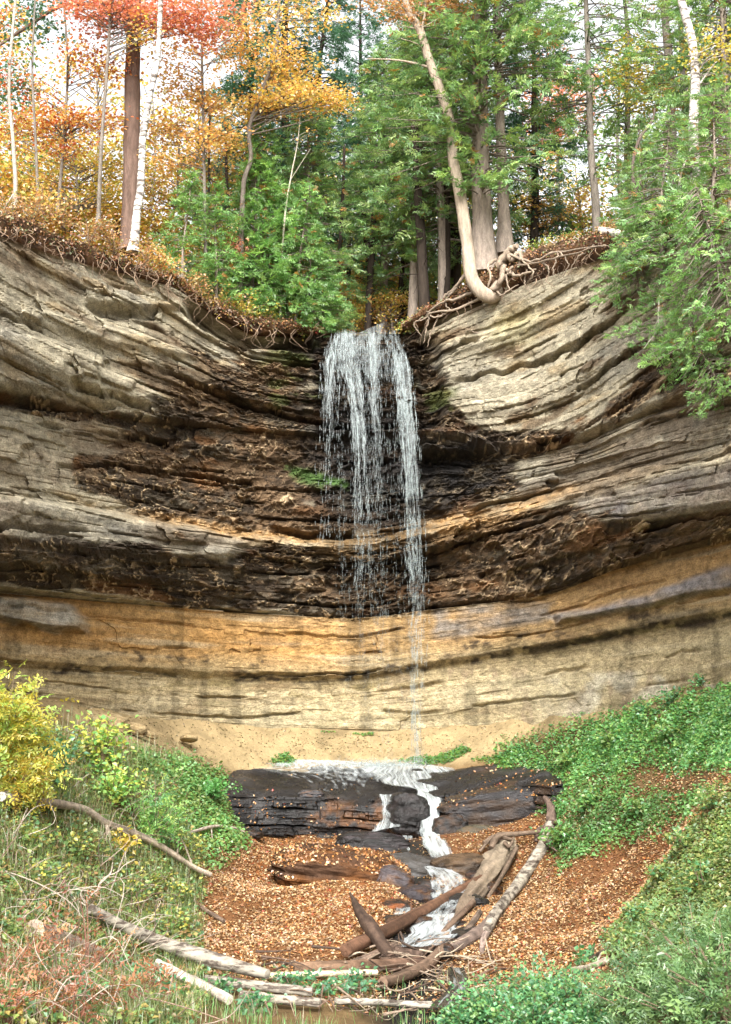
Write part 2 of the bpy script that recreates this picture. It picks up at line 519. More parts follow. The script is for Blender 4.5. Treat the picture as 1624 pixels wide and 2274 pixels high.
# fields on the rock
H1 = pmask(pvx, pvy, [(300, 905), (420, 850), (560, 790), (690, 755), (720, 1190), (560, 1185), (300, 1135), (160, 1050), (260, 965)], 95)
H2 = pmask(pvx, pvy, [(690, 735), (930, 735), (945, 1180), (690, 1195)], 30)
H3 = pmask(pvx, pvy, [(930, 750), (985, 850), (1040, 945), (1290, 955), (1400, 850), (1420, 790), (1624, 760), (1624, 850), (1500, 880), (1400, 905), (1250, 990), (1150, 1015), (1150, 1095), (940, 1172)], 45)
H4 = pmask(pvx, pvy, [(-80, 1205), (250, 1205), (500, 1240), (600, 1200), (800, 1225), (960, 1195), (1050, 1150), (1270, 1120), (1300, 1160), (1450, 1150), (1700, 1110), (1700, 1215), (1350, 1285), (1230, 1325), (960, 1355), (700, 1372), (400, 1345), (150, 1310), (-80, 1285)], 30)
H5 = pmask(pvx, pvy, [(-80, 850), (0, 850), (230, 900), (330, 905), (300, 960), (180, 930), (0, 905), (-80, 900)], 18)
H6 = pmask(pvx, pvy, [(150, 1000), (330, 990), (560, 1050), (560, 1185), (300, 1135), (150, 1080)], 26)
edge = fbm(S * 0.9, CZ * 2.2, 4, 31)
hm_ = np.maximum.reduce([H1, H2 * 0.95, H3, H4, H5 * 0.9, H6 * 0.8])
edgeL = fbm(S * 0.7 + 2, CB * 3.0, 5, 33)
honey = sst(0.34, 0.62, hm_ + (0.75 * edgeL + 0.35 * edge) * np.where(hm_ > 0.02, 1, 0.0) * (1.15 - 0.55 * hm_) - 0.06 * (1 - hm_))
# pitted, honeycombed weathering
wx_ = fbm(S * 1.3, CZ * 1.3, 3, 41) * 0.25
wx2 = fbm(S * 2.3 + 40, CZ * 4.1, 4, 43)
F1, F2, cid = worley(S / 0.52 + wx_ * 3 + wx2 * 0.5, CB / 0.26 + wx_ * 3 + wx2 * 0.7, 5)
F1b, F2b, cidb = worley(S / 0.21 + wx_ * 2 + wx2 * 0.6, CB / 0.11 + wx_ * 2 + wx2 * 0.8, 6)
ridge = 1 - sst(0.0, 0.42, F2 - F1)
ridgeb = 1 - sst(0.0, 0.45, F2b - F1b)
ridge = ridge * sst(-0.35, 0.3, fbm(S * 1.5, CZ * 2.5, 3, 44)); ridgeb = ridgeb * sst(-0.3, 0.35, fbm(S * 2.0 + 9, CZ * 3, 3, 45))
pit = (ridge - 0.45) * (0.08 + 0.20 * cid) + (ridgeb - 0.4) * 0.07 - 0.16 * sst(0.1, 0.5, fbm(S * 1.6, CZ * 3.4, 4, 46))
# pale eroded lips standing out of the pitted stone
rn = 1 - np.abs(fbm(S * 1.9 + 3, CB * 4.6, 3, 47)) / 0.42; rn2 = 1 - np.abs(fbm(S * 3.3 + 13, CB * 7.5, 3, 48)) / 0.45
fleck = np.maximum(sst(0.84, 0.95, rn) * sst(0.0, 0.22, fbm(S * 2.6, CZ * 4.2, 3, 49)), sst(0.86, 0.96, rn2) * sst(0.05, 0.25, fbm(S * 3.5 + 7, CZ * 5.5, 3, 50)))
fleck = fleck * sst(-0.35, 0.1, fbm(S * 0.7, CZ * 1.1, 3, 54))
pit = pit + 0.09 * fleck
# ledges
bU = CB - 0.10 * np.abs(S + 0.3) - 0.004 * S * S
l1, h1 = layer(bU, S, 1.05, 11, 0.4, 3.0, 0.22)
l2, h2 = layer(bU, S, 0.34, 12, 0.5, 4.0, 0.45)
l3, h3 = layer(bU, S, 0.19, 13, 0.5, 4.0, 0.8)
m1, g1 = layer(CB, S, 0.85, 21, 0.4, 3.0, 0.2)
m2, g2 = layer(CB, S, 0.33, 22, 0.7, 4.0, 0.42)
m3, g3 = layer(CB, S, 0.18, 23, 0.5, 4.0, 0.8)
q2, k2 = layer(CB, S, 0.62, 27, 0.5, 3.0, 0.3)
q3, k3 = layer(CB, S, 0.13, 28, 0.3, 3.0, 0.5)
disp = upper * (0.44 * l1 + 0.21 * l2 + 0.055 * l3) + mid * (0.42 * m1 + 0.20 * m2 + 0.055 * m3) + lower * (0.085 * q2 + 0.03 * q3)
disp += honey * pit * (1 - lower * 0.4)
disp += 0.16 * fbm(S * 0.45, CZ * 0.6, 4, 51) * (1 - lower * 0.6) + 0.045 * fbm(S * 2.5, CZ * 4.0, 4, 52) * (1 - lower * 0.5) + 0.018 * fbm(S * 9, CZ * 16, 3, 53)
# jutting blocks and ledges named on the photograph
def block(poly, amt, soft=10):
    global disp
    disp = disp + amt * pmask(pvx + 9 * edge, pvy + 5 * edge, poly, soft)
block([(-200, 1322), (60, 1330), (150, 1345), (190, 1372), (185, 1400), (120, 1398), (0, 1372), (-200, 1350)], 0.85, 7)
block([(-80, 735), (100, 765), (300, 850), (390, 885), (250, 888), (0, 800)], 0.32, 10)
block([(930, 958), (1000, 950), (1090, 985), (1115, 1012), (1000, 1010), (935, 1015)], 0.75, 8)
block([(-80, 1105), (120, 1120), (330, 1165), (500, 1195), (545, 1205), (500, 1245), (300, 1235), (-80, 1200)], 0.35, 10)
block([(1235, 1365), (1350, 1345), (1500, 1300), (1700, 1240), (1700, 1290), (1500, 1335), (1240, 1385)], 0.55, 8)
block([(1255, 1085), (1624, 985), (1700, 965), (1700, 985), (1440, 1050), (1250, 1105)], 0.28, 6)
block([(715, 1155), (810, 1190), (960, 1160), (960, 1195), (800, 1218), (700, 1205)], 0.15, 8)
block([(60, 690), (300, 755), (470, 800), (470, 815), (260, 775), (60, 715)], 0.25, 6)
block([(190, 640), (350, 660), (410, 690), (300, 690), (200, 668)], 0.35, 6)
block([(1010, 760), (1200, 700), (1330, 640), (1330, 665), (1200, 730), (1010, 790)], 0.15, 6)
# dark notches
block([(190, 672), (300, 692), (350, 690), (345, 712), (220, 700)], -0.55, 6)
block([(415, 668), (500, 706), (560, 730), (690, 735), (692, 775), (620, 768), (540, 772), (470, 735), (415, 700)], -1.5, 9)
block([(930, 745), (975, 760), (985, 960), (935, 955)], -0.45, 10)
block([(940, 1010), (1090, 1012), (1060, 1040), (940, 1050)], -0.5, 8)
block([(-80, 838), (120, 868), (250, 898), (120, 912), (-80, 880)], -0.55, 8)
block([(1300, 965), (1400, 905), (1520, 880), (1520, 895), (1400, 930), (1300, 985)], -0.4, 8)
block([(1340, 1180), (1700, 1105), (1700, 1200), (1400, 1270)], -0.35, 14)
fadefoot = (rowk < below('b6'))[:, None]
disp = disp * np.where(fadefoot, 1, 0.3)
disp[0] *= 0.3
YY = CY - disp
cliffV = np.stack([tcol * (CY * 0.6 + YY * 0.4), YY, CZ], -1)

# colours of the stone (not of the light)
pvx = pvx + 30 * fbm(S * 0.9 + 5, CZ * 1.5, 4, 97); pvy = pvy + 14 * fbm(S * 1.1, CZ * 2.4 + 3, 4, 98)
def C3(r, g, b):
    return np.array([r, g, b])
pale = C3(0.46, 0.405, 0.29); pale2 = C3(0.34, 0.30, 0.215); grey = C3(0.28, 0.26, 0.215); dark = C3(0.052, 0.037, 0.025)
brown = C3(0.14, 0.088, 0.048); orange = C3(0.37, 0.195, 0.06); buff = C3(0.35, 0.27, 0.145); lav = C3(0.165, 0.152, 0.15); moss = C3(0.09, 0.11, 0.03)
rim_c = C3(0.62, 0.46, 0.28); black = C3(0.022, 0.02, 0.019); rust = C3(0.27, 0.13, 0.05)
def mx(c, d, m):
    m = np.clip(m, 0, 1)[..., None]
    return c * (1 - m) + d * m
nA = fbm(S * 0.35, CZ * 0.9, 5, 61); nB = fbm(S * 1.4, CZ * 3.2, 4, 62); nC = fbm(S * 5, CZ * 9, 3, 63); nV = fbm(S * 3.0, CZ * 0.5, 4, 64)
c = np.broadcast_to(pale, CZ.shape + (3,)).copy()
c = mx(c, pale2, 0.5 + 0.9 * nB + 0.5 * (h2 - 0.5))
c = mx(c, grey, sst(0.05, 0.5, nA) * 0.6)
c = mx(c, C3(0.36, 0.25, 0.12), sst(0.15, 0.5, fbm(S * 0.8, CZ * 2.5, 4, 65)) * 0.5)
c = mx(c, brown, sst(0.25, 0.55, fbm(S * 1.1, bU * 4.0, 4, 66)) * 0.75 * upper * (0.35 + 0.65 * sst(200, 450, pvx)))
c = mx(c, brown, upper * sst(0.2, 0.65, fbm(S * 0.6, CZ * 1.4, 4, 67) + 0.35 * sst(600, 900, pvy) * sst(150, 420, pvx) * (1 - sst(980, 1060, pvx))) * 0.8)
# greyer rock in the lower ledges
gl_ = pmask(pvx, pvy, [(-80, 1100), (550, 1200), (560, 1250), (300, 1240), (-80, 1210)], 18)
c = mx(c, grey * 0.95, gl_ * (0.65 + 0.5 * nB))
c = mx(c, lav * 1.3, pmask(pvx, pvy, [(1270, 1110), (1700, 1010), (1700, 1120), (1450, 1150), (1290, 1155)], 14) * (0.65 + 0.6 * nB))
c = mx(c, grey, pmask(pvx, pvy, [(1140, 1030), (1300, 985), (1500, 890), (1700, 840), (1700, 985), (1280, 1085), (1160, 1100)], 14) * (0.6 + 0.6 * nB))
midbrown = mid * sst(-0.25, 0.35, nA + 0.3 * nB)
c = mx(c, C3(0.2, 0.14, 0.085), midbrown * 0.6)
# honeycomb stain
c = mx(c, dark * 1.0, honey * np.clip(0.94 + 0.25 * nB, 0, 1))
c = mx(c, brown * 1.15, honey * sst(-0.1, 0.45, nA + 0.6 * nC) * 0.8)
c = mx(c, rust * 0.8, honey * sst(0.2, 0.5, fbm(S * 0.6, CZ * 1.6, 4, 68)) * 0.6)
rimm = np.maximum(sst(0.55, 0.85, ridge) * (cid > 0.35), 0.8 * sst(0.6, 0.9, ridgeb) * (cidb > 0.7)) * sst(-0.12, 0.25, fbm(S * 1.8, CZ * 2.6, 3, 71))
c = mx(c, rim_c, honey * fleck * 0.92 * (1 - 0.75 * H2))
c = mx(c, rim_c, honey * 0.7 * rimm * 0.9 * (1 - 0.8 * H2) * sst(-0.2, 0.4, nB + 0.35))
# orange seam above the ledge
seam = np.exp(-((pvy - ip(pvx, BEDS[3][1]) - 2 + 5 * nB) / 13) ** 2) * sst(150, 500, pvx) * (1 - 0.8 * sst(1180, 1300, pvx))
seam += 0.8 * np.exp(-((pvy - ip(pvx, BEDS[3][1]) - 22 + 5 * nB) / 16) ** 2) * sst(680, 760, pvx) * (1 - sst(1000, 1180, pvx))
c = mx(c, C3(0.48, 0.29, 0.12), np.clip(seam, 0, 1) * (0.7 + 0.5 * nC))
# lower wall
lo = c * 0 + buff
og = sst(-1, 1, (ip(pvx, BEDS[8][1]) - 20 - pvy) / 40)
lo = mx(lo, orange, og * (0.85 - 0.45 * sst(500, 1000, pvx) + 0.4 * nA))
lo = mx(lo, C3(0.3, 0.185, 0.08), og * sst(700, 1000, pvx) * 0.6)
lo = mx(lo, C3(0.39, 0.325, 0.21), sst(0.0, 0.5, fbm(S * 0.3, CZ * 5, 4, 72)) * 0.6)
lo = mx(lo, C3(0.22, 0.13, 0.06), sst(0.12, 0.5, fbm(S * 0.7, CZ * 3.0, 5, 73)) * 0.5)
band = np.exp(-((pvy - ip(pvx, BEDS[9][1]) + 8 + 6 * nA) / 11) ** 2) * sst(-0.15, 0.25, fbm(S * 0.8, CZ * 0.8, 4, 74) + 0.28 * sst(250, 420, pvx) - 0.1)
band = band * sst(-0.45, 0.25, nC + 0.6 * nB)
lo = mx(lo, dark * 0.9, np.clip(band * 1.2, 0, 1))
bandu = np.exp(-((pvy - ip(pvx, BEDS[8][1]) + 22 + 8 * nA) / 15) ** 2) * sst(0.05, 0.3, fbm(S * 1.2, CZ * 2.0, 4, 75))
lo = mx(lo, dark, np.clip(bandu * 1.1, 0, 1) * sst(-0.25, 0.3, nC + 0.5 * nB) * 0.9)
lo = mx(lo, C3(0.24, 0.16, 0.10), sst(0.15, 0.32, nV + 0.3 * nB) * sst(1470, 1500, pvy) * sst(820, 980, pvx) * 0.95)
lo = mx(lo, C3(0.20, 0.15, 0.06), sst(0.2, 0.45, nB + 0.3 * nA) * sst(1490, 1520, pvy) * 0.8)
lo = mx(lo, C3(0.19, 0.16, 0.13), pmask(pvx, pvy, [(950, 1355), (1230, 1330), (1240, 1370), (980, 1420), (960, 1410)], 12) * (0.7 + nB))
lo = mx(lo, lav * 1.1, pmask(pvx, pvy, [(1235, 1362), (1350, 1345), (1500, 1300), (1700, 1235), (1700, 1290), (1500, 1335), (1240, 1388)], 9) * (0.8 + 0.5 * nB))
lo = mx(lo, C3(0.40, 0.345, 0.22), sst(-30, 60, pvy - ip(pvx, BEDS[9][1])) * (0.45 + 0.5 * nA))
lo = mx(lo, dark, pmask(pvx, pvy, [(1400, 1380), (1560, 1340), (1590, 1370), (1560, 1400), (1420, 1405)], 14) * (0.5 + nB))
lo = mx(lo, grey, pmask(pvx, pvy, [(-200, 1326), (60, 1332), (150, 1347), (192, 1372), (188, 1402), (120, 1400), (0, 1374), (-200, 1350)], 7) * (0.75 + 0.5 * nB))
lo = mx(lo, C3(0.5, 0.47, 0.38), sst(0.1, 0.4, fbm(S * 0.9, CZ * 1.4, 4, 77)) * sst(1480, 1510, pvy) * sst(1150, 1350, pvx) * 0.6)
c = mx(c, lo, lower)
# spray-wet rock behind the fall, and moss
wet = pmask(pvx, pvy, [(680, 735), (940, 735), (965, 1150), (960, 1350), (930, 1500), (800, 1480), (700, 1200)], 40)
c = c * (1 - 0.62 * wet * (1 - 0.6 * lower))[..., None]
c = mx(c, black * 1.3, pmask(pvx, pvy, [(700, 900), (935, 900), (1130, 1020), (1140, 1090), (940, 1165), (720, 1150), (640, 1050)], 60) * (0.75 + 0.8 * nB) * 0.8)
c = mx(c, black, pmask(pvx, pvy, [(640, 740), (720, 735), (735, 960), (700, 1020), (640, 900)], 25) * 0.6 * sst(-0.3, 0.3, nB + 0.1))
c = mx(c, black, pmask(pvx, pvy, [(925, 745), (985, 770), (1000, 950), (1090, 1000), (1080, 1090), (940, 1100)], 25) * 0.7 * sst(-0.3, 0.3, nB + 0.1))
c = mx(c, moss, sst(0.1, 0.4, nB + 0.4 * nA) * np.maximum(pmask(pvx, pvy, [(560, 750), (700, 760), (720, 900), (620, 950)], 35), pmask(pvx, pvy, [(930, 850), (1010, 860), (1010, 1000), (940, 960)], 25)) * 0.7)
c = mx(c, C3(0.08, 0.16, 0.04), pmask(pvx + 20 * nC, pvy + 12 * nC, [(645, 1035), (690, 1050), (750, 1065), (755, 1085), (700, 1082), (650, 1060)], 9) * 0.8)
c = mx(c, C3(0.5, 0.46, 0.22), pmask(pvx, pvy, [(1090, 700), (1200, 690), (1180, 760), (1080, 760)], 25) * 0.35)
nD = fbm(S * 6.0, CZ * 13.0, 4, 163); tone = np.where(upper > 0, h3, np.where(lower > 0, k3, g3)); tone2 = np.where(upper > 0, h2, np.where(lower > 0, k2, g2))
c = c * (1 + 0.30 * nD + 0.22 * (tone - 0.5) + 0.25 * (tone2 - 0.5) * (1 - 0.4 * lower))[..., None]
streakv = sst(0.12, 0.5, fbm(S * 2.2, CZ * 0.35, 4, 164)) * (0.3 + 0.5 * lower)
c = mx(c, c * 0.55, streakv)
cliffC = np.clip(c * (0.80 + 0.12 * lower)[..., None], 0.01, 0.7)

def cliff_face(vx, name):
    """world point on the wall (before relief) at picture column vx on a named bed line"""
    k = below(name)
    return np.array([np.interp(vx, vxs, tcol * by_[k]), np.interp(vx, vxs, by_[k]), np.interp(vx, vxs, bz[k])])

cl = link('cliff', None); tag(cl, 'layered sandstone amphitheatre cliff with pale upper beds and an undercut orange base', 'cliff', kind='structure')
groups = [('upper_sandstone_bed', 0, below('b1b'), 'pale cross-bedded sandstone along the rim'),
          ('honeycombed_bed', below('b1b'), below('b2b'), 'dark pitted sandstone bed'),
          ('sandstone_ledge', below('b2b'), below('b3'), 'grey jutting sandstone ledge'),
          ('overhang_bed', below('b3'), below('b4b'), 'dark pitted bed over the undercut'),
          ('undercut_wall', below('b4b'), below('b5b'), 'smooth orange undercut sandstone'),
          ('base_wall', below('b5b'), len(BEDS), 'buff sandstone foot of the cliff')]
for nme, k0, k1, lab in groups:
    r0 = int(np.argmax(rowk >= k0)); r1 = NROW if k1 >= len(BEDS) - 1 else int(np.argmax(rowk >= k1)) + 1
    g = G(); V = cliffV[r0:r1]; g.add(V.reshape(-1, 3), gridq(V.shape[0], NCOL)[:, ::-1], cliffC[r0:r1].reshape(-1, 3))
    o = g.obj(nme, M_ROCK, cl, smooth=False); tag(o, lab)

# ------------------------------------------------------------ plateau behind the rim
rim_x, rim_y, rim_z = cliffV[0, :, 0], cliffV[0, :, 1], cliffV[0, :, 2]
rim_t = tcol
def plat_z(x, y):
    t = np.asarray(x) / np.maximum(np.asarray(y), 1)
    s = np.maximum(y - np.interp(t, rim_t, rim_y), 0)
    z0 = np.interp(t, rim_t, rim_z)
    f = sst(0, 14, s)
    ch = np.exp(-((x + 0.0) / 1.6) ** 2)
    return z0 * (1 - f) + 13.6 * f + 0.03 * s + 0.25 * vn(np.asarray(x) * 0.4, np.asarray(y) * 0.4, 81) * sst(0, 3, s) + 0.35 * sst(0, 2.0, s) * (1 - ch)
sub = np.arange(0, NCOL, 4)
ss = np.concatenate([[0, 0.15, 0.4, 0.8], np.linspace(1.4, 16, 16), np.linspace(20, 110, 14)])
px_ = rim_x[sub][None] + ss[:, None] * rim_t[sub][None] * 1.0
py_ = rim_y[sub][None] + ss[:, None]
pz_ = plat_z(px_, py_)
pz_[0] = rim_z[sub]; pz_[0] -= 0.02
g = G()
pc = palette(NR, px_.size, [(0.16, 0.085, 0.035), (0.2, 0.11, 0.04), (0.1, 0.07, 0.035)])
g.add(np.stack([px_, py_, pz_], -1).reshape(-1, 3), gridq(len(ss), len(sub)), pc)
tag(g.obj('forest_floor', M_GROUND, smooth=True), 'leaf strewn forest floor on top of the cliff', 'ground', kind='structure')

# ------------------------------------------------------------ gorge floor
ctrl = [  # (picture x, picture y, depth)
 (560, 1868, 39.3), (680, 1868, 39.3), (800, 1880, 38.6), (560, 1920, 36.6), (700, 1960, 34.2), (520, 2000, 32.2), (700, 2030, 31.2), (600, 2100, 28.4), (780, 2110, 28.2), (520, 2160, 26.6), (650, 2190, 25.6),
 (950, 1890, 38.0), (930, 1960, 34.6), (960, 2020, 31.8), (950, 2100, 28.6), (930, 2180, 26.0), (930, 2274, 23.4), (700, 2274, 23.0), (1150, 2274, 22.8), (550, 2274, 22.4),
 (1080, 1880, 38.2), (1180, 1850, 38.6), (1230, 1900, 36.4), (1250, 2000, 32.2), (1150, 2050, 30.4), (1200, 2110, 28.2), (1280, 2180, 26.0), (1340, 2060, 29.4), (1400, 1900, 33.5), (1350, 1960, 32.4),
 (450, 1702, 40.8), (600, 1698, 42.6), (900, 1690, 43.4), (1050, 1680, 42.4), (1120, 1668, 41.4), (1250, 1730, 39.4), (1230, 1800, 38.4),
 (1300, 1640, 39.2), (1450, 1590, 35.8), (1624, 1545, 31.6), (1400, 1700, 35.2), (1550, 1640, 31.2), (1320, 1800, 36.2), (1450, 1800, 33.0), (1560, 1730, 30.0), (1500, 1860, 30.6),
 (1624, 1735, 25.6), (1580, 1800, 25.6), (1500, 1930, 25.6), (1430, 2020, 25.4), (1380, 2100, 25.0), (1390, 2200, 23.4), (1624, 1900, 22.5), (1500, 2100, 22.0), (1624, 2100, 19.5), (1624, 2274, 17.0), (1400, 2274, 20.6),
 (60, 1640, 30.6), (200, 1655, 33.2), (300, 1670, 35.0), (400, 1705, 37.6), (500, 1760, 39.4), (520, 1850, 38.4), (470, 1930, 35.0), (440, 2000, 32.0), (430, 2100, 28.4), (460, 2200, 25.2),
 (0, 1720, 27.0), (150, 1800, 28.6), (300, 1800, 32.0), (300, 1900, 30.4), (0, 1900, 23.6), (200, 2000, 26.4), (330, 2080, 27.0), (0, 2100, 19.8), (200, 2150, 23.0), (0, 2274, 16.4), (250, 2274, 19.0), (400, 2274, 21.0), (350, 1970, 30.6),
]
cw = [P(a, b, c_) for a, b, c_ in ctrl]
for vx in (-200, -60, 40, 100, 200, 300, 400, 500, 600, 700, 810, 900, 1000, 1100, 1200, 1300, 1400, 1480, 1560, 1624, 1750, 1900):
    q = cliff_face(vx, 'b6'); cw.append(q); cw.append(q + np.array([0.0, 2.5, 0.9]))
for q in [(0, 2, -1.75), (-4, 3, -1.7), (4, 3, -1.7), (0, -12, -1.2), (-14, -12, 0), (14, -12, 0), (0, 10, -3.4), (-5, 10, -2.6), (5, 10, -2.6), (-14, 10, 0.5), (14, 10, 0.8), (0, 17, -4.6), (-5, 16.5, -3.3), (6, 17.5, -3.1), (-13, 26, 1.5), (-16, 20, 3.0), (13, 22, 1.8), (14, 16, 2.5), (-12, 32, 1.6), (12, 27.5, 2.0)]:
    cw.append(np.array(q, float))
cw = np.array(cw)
def tps_fit(p, z, lam):
    n = len(p); d = np.linalg.norm(p[:, None] - p[None], axis=-1)
    Kk = np.where(d > 0, d * d * np.log(np.maximum(d, 1e-9)), 0) + lam * np.eye(n)
    Pm = np.hstack([np.ones((n, 1)), p])
    A = np.block([[Kk, Pm], [Pm.T, np.zeros((3, 3))]])
    return np.linalg.solve(A, np.concatenate([z, np.zeros(3)]))
tw = tps_fit(cw[:, :2], cw[:, 2], 0.6)
def tps(x, y):
    sh = x.shape; q = np.stack([x.ravel(), y.ravel()], -1); out = np.zeros(len(q))
    for i in range(0, len(q), 20000):
        d2 = ((q[i:i + 20000, None] - cw[None, :, :2]) ** 2).sum(-1)
        out[i:i + 20000] = (0.5 * d2 * np.log(np.maximum(d2, 1e-12))) @ tw[:-3] + tw[-3] + q[i:i + 20000] @ tw[-2:]
    return out.reshape(sh)
gx = np.concatenate([np.linspace(-45, -13.2, 22), np.linspace(-13, 13, 250), np.linspace(13.2, 45, 22)])
gy = np.concatenate([np.linspace(-40, 13.5, 40), np.linspace(14, 47, 310), np.linspace(47.5, 52, 4)])
GX, GY = np.meshgrid(gx, gy)
GZ = tps(np.clip(GX, -16, 16), np.clip(GY, -10, 48))
GZ = np.clip(GZ, -6.5, 4.5)
stream = [(0.62, 44.0), (1.15, 40.0), (1.3, 38.0), (1.15, 36.0), (1.75, 33.5), (1.25, 31.0), (1.2, 28.5), (0.9, 26.0), (0.9, 20.0), (0.5, 10.0)]
sxx = np.interp(GY, [q[1] for q in stream][::-1], [q[0] for q in stream][::-1])
chan = np.exp(-((GX - sxx) / 0.75) ** 2) * sst(40.5, 38.5, GY) if False else np.exp(-((GX - sxx) / 0.75) ** 2) * (1 - sst(38.5, 40.0, GY)) * sst(18, 24, GY)
shelf_hole = sst(-4.5, -3.6, GX) * (1 - sst(5.0, 5.8, GX)) * sst(39.0, 40.0, GY) * (1 - sst(41.8, 42.8, GY - 0.0 * GX))
GZ = GZ - 0.55 * shelf_hole
GZ = GZ - 0.28 * chan + 0.10 * fbm(GX * 0.7, GY * 0.7, 4, 91) + 0.03 * fbm(GX * 4, GY * 4, 3, 92)
gvx, gvy = proj(np.stack([GX, GY, GZ], -1))
def ground_z(x, y):
    x = np.clip(np.asarray(x, float), gx[0], gx[-1] - 1e-6); y = np.clip(np.asarray(y, float), gy[0], gy[-1] - 1e-6)
    i = np.clip(np.searchsorted(gx, x) - 1, 0, len(gx) - 2); j = np.clip(np.searchsorted(gy, y) - 1, 0, len(gy) - 2)
    fx = (x - gx[i]) / (gx[i + 1] - gx[i]); fy = (y - gy[j]) / (gy[j + 1] - gy[j])
    return (GZ[j, i] * (1 - fx) + GZ[j, i + 1] * fx) * (1 - fy) + (GZ[j + 1, i] * (1 - fx) + GZ[j + 1, i + 1] * fx) * fy
def visible_range():
    pass
SAND = [(-40, 1540), (100, 1556), (300, 1580), (500, 1592), (900, 1608), (1100, 1595), (1480, 1540), (1700, 1495), (1700, 1528), (1480, 1568), (1300, 1608), (1160, 1640), (1110, 1668), (1050, 1690), (800, 1712), (480, 1715), (400, 1700), (300, 1665), (220, 1640), (120, 1575)]
sand_m = pmask(gvx, gvy, SAND, 12) * (GY > 29)
litter_c = C3(0.14, 0.065, 0.028); sand_c = C3(0.275, 0.205, 0.108); duff = C3(0.13, 0.085, 0.04)
gcn = fbm(GX * 0.8, GY * 0.8, 4, 95); gcf = fbm(GX * 3, GY * 3, 3, 96)
gc = np.broadcast_to(duff, GX.shape + (3,)).copy()
basin = pmask(gvx, gvy, [(430, 1850), (560, 1850), (1230, 1800), (1300, 1880), (1480, 1820), (1500, 1900), (1370, 2090), (1380, 2240), (600, 2190), (470, 2160), (430, 2060), (450, 1930)], 25) * (GY > 20)
gc = mx(gc, litter_c, basin)
gc = mx(gc, C3(0.22, 0.07, 0.02), basin * pmask(gvx, gvy, [(540, 1850), (720, 1870), (860, 2000), (900, 2060), (800, 2100), (640, 2060), (560, 1950)], 60) * sst(0.0, 0.5, gcn + 0.2) * 0.8)
gc = mx(gc, C3(0.06, 0.04, 0.028), basin * sst(0.2, 0.5, gcn) * sst(950, 1150, gvx) * 0.6)
gc = mx(gc, sand_c, sand_m)
gc = mx(gc, sand_c * 0.72, sand_m * sst(0.05, 0.45, gcn + 0.4 * gcf))
gc = mx(gc, C3(0.02, 0.018, 0.015), np.clip(chan * 1.4, 0, 1))
g = G(); g.add(np.stack([GX, GY, GZ], -1).reshape(-1, 3), gridq(len(gy), len(gx)), gc.reshape(-1, 3))
tag(g.obj('ground', M_GROUND, smooth=True), 'leaf covered gorge floor rising to sandy talus under the cliff', 'ground', kind='structure')
# ------------------------------------------------------------ rocks at the foot of the fall
def icos(n=3):
    import bmesh
    bm = bmesh.new(); bmesh.ops.create_icosphere(bm, subdivisions=n, radius=1.0)
    V = np.array([v.co[:] for v in bm.verts]); F = np.array([[v.index for v in f.verts] for f in bm.faces]); bm.free()
    return V, F
IV, IF = icos(4)
IV5, IF5 = icos(5)
IV3, IF3 = icos(3)

def rock(name, cen, size, rot, label, cat='rock', mat=None, boxy=0.72, seed=0, col=(0.05, 0.04, 0.035), col2=(0.12, 0.06, 0.03), lam=0.05, group=None, leafy=0, hi=False):
    V, F = (IV5.copy(), IF5) if hi else ((IV3.copy(), IF3) if max(size) < 0.8 else (IV.copy(), IF))
    V = np.sign(V) * np.abs(V) ** boxy                        # towards a block
    V = V / np.maximum(np.abs(V).max(0), 1e-6)
    a = V[:, 0] * 2.1 + seed * 7.7; b = V[:, 2] * 2.1 + V[:, 1] * 1.7 + seed * 3.1
    nrmv = nrm(V)
    V = V + nrmv * (0.16 * fbm(a, b, 4, seed)[:, None] + lam * np.tanh(3 * vn(V[:, 2] * 6 + 0.8 * fbm(a, b, 2, seed + 5), a * 0.3, seed + 3))[:, None] + 0.03 * fbm(a * 5, b * 5, 3, seed + 8)[:, None])
    V = V * np.asarray(size, float) / 2 * 1.0
    cz, sz = math.cos(rot[2]), math.sin(rot[2]); cx_, sx_ = math.cos(rot[0]), math.sin(rot[0]); cyy, syy = math.cos(rot[1]), math.sin(rot[1])
    R = np.array([[cz, -sz, 0], [sz, cz, 0], [0, 0, 1]]) @ np.array([[cyy, 0, syy], [0, 1, 0], [-syy, 0, cyy]]) @ np.array([[1, 0, 0], [0, cx_, -sx_], [0, sx_, cx_]])
    V = V @ R.T
    m = sst(-0.1, 0.4, fbm(a * 1.5, b * 1.5, 4, seed + 20))[:, None]
    C = np.asarray(col) * (1 - m) + np.asarray(col2) * m
    g = G(); g.add(V, F, C)
    o = g.obj(name, mat or M_WETROCK, smooth=False)
    o.location = [float(q) for q in cen]
    tag(o, label, cat, group)
    return o

# wet bedrock shelf that the water lands on: (picture x, back, front top, front foot)
prof_x = np.linspace(452, 1250, 270)
back = ip(prof_x, [(452, 1722), (520, 1706), (700, 1694), (900, 1690), (1050, 1688), (1130, 1692), (1250, 1716)])
brink = ip(prof_x, [(452, 1790), (520, 1774), (620, 1766), (700, 1772), (770, 1790), (850, 1784), (930, 1766), (990, 1764), (1100, 1752), (1200, 1742), (1250, 1740)])
foot = ip(prof_x, [(452, 1848), (520, 1846), (700, 1850), (870, 1858), (960, 1880), (1040, 1874), (1100, 1852), (1200, 1826), (1250, 1815)])
rows = []
TB, TF = 44, 60
yf = ip(prof_x, [(452, 39.6), (560, 40.5), (700, 40.75), (1000, 40.7), (1100, 40.2), (1250, 38.7)])
zb = P(prof_x, back, ip(prof_x, [(452, 41.0), (600, 43.3), (700, 43.7), (950, 43.8), (1130, 42.3), (1250, 40.2)]))
zf = P(prof_x, brink, yf)
zq = P(prof_x, foot, yf - 0.15)
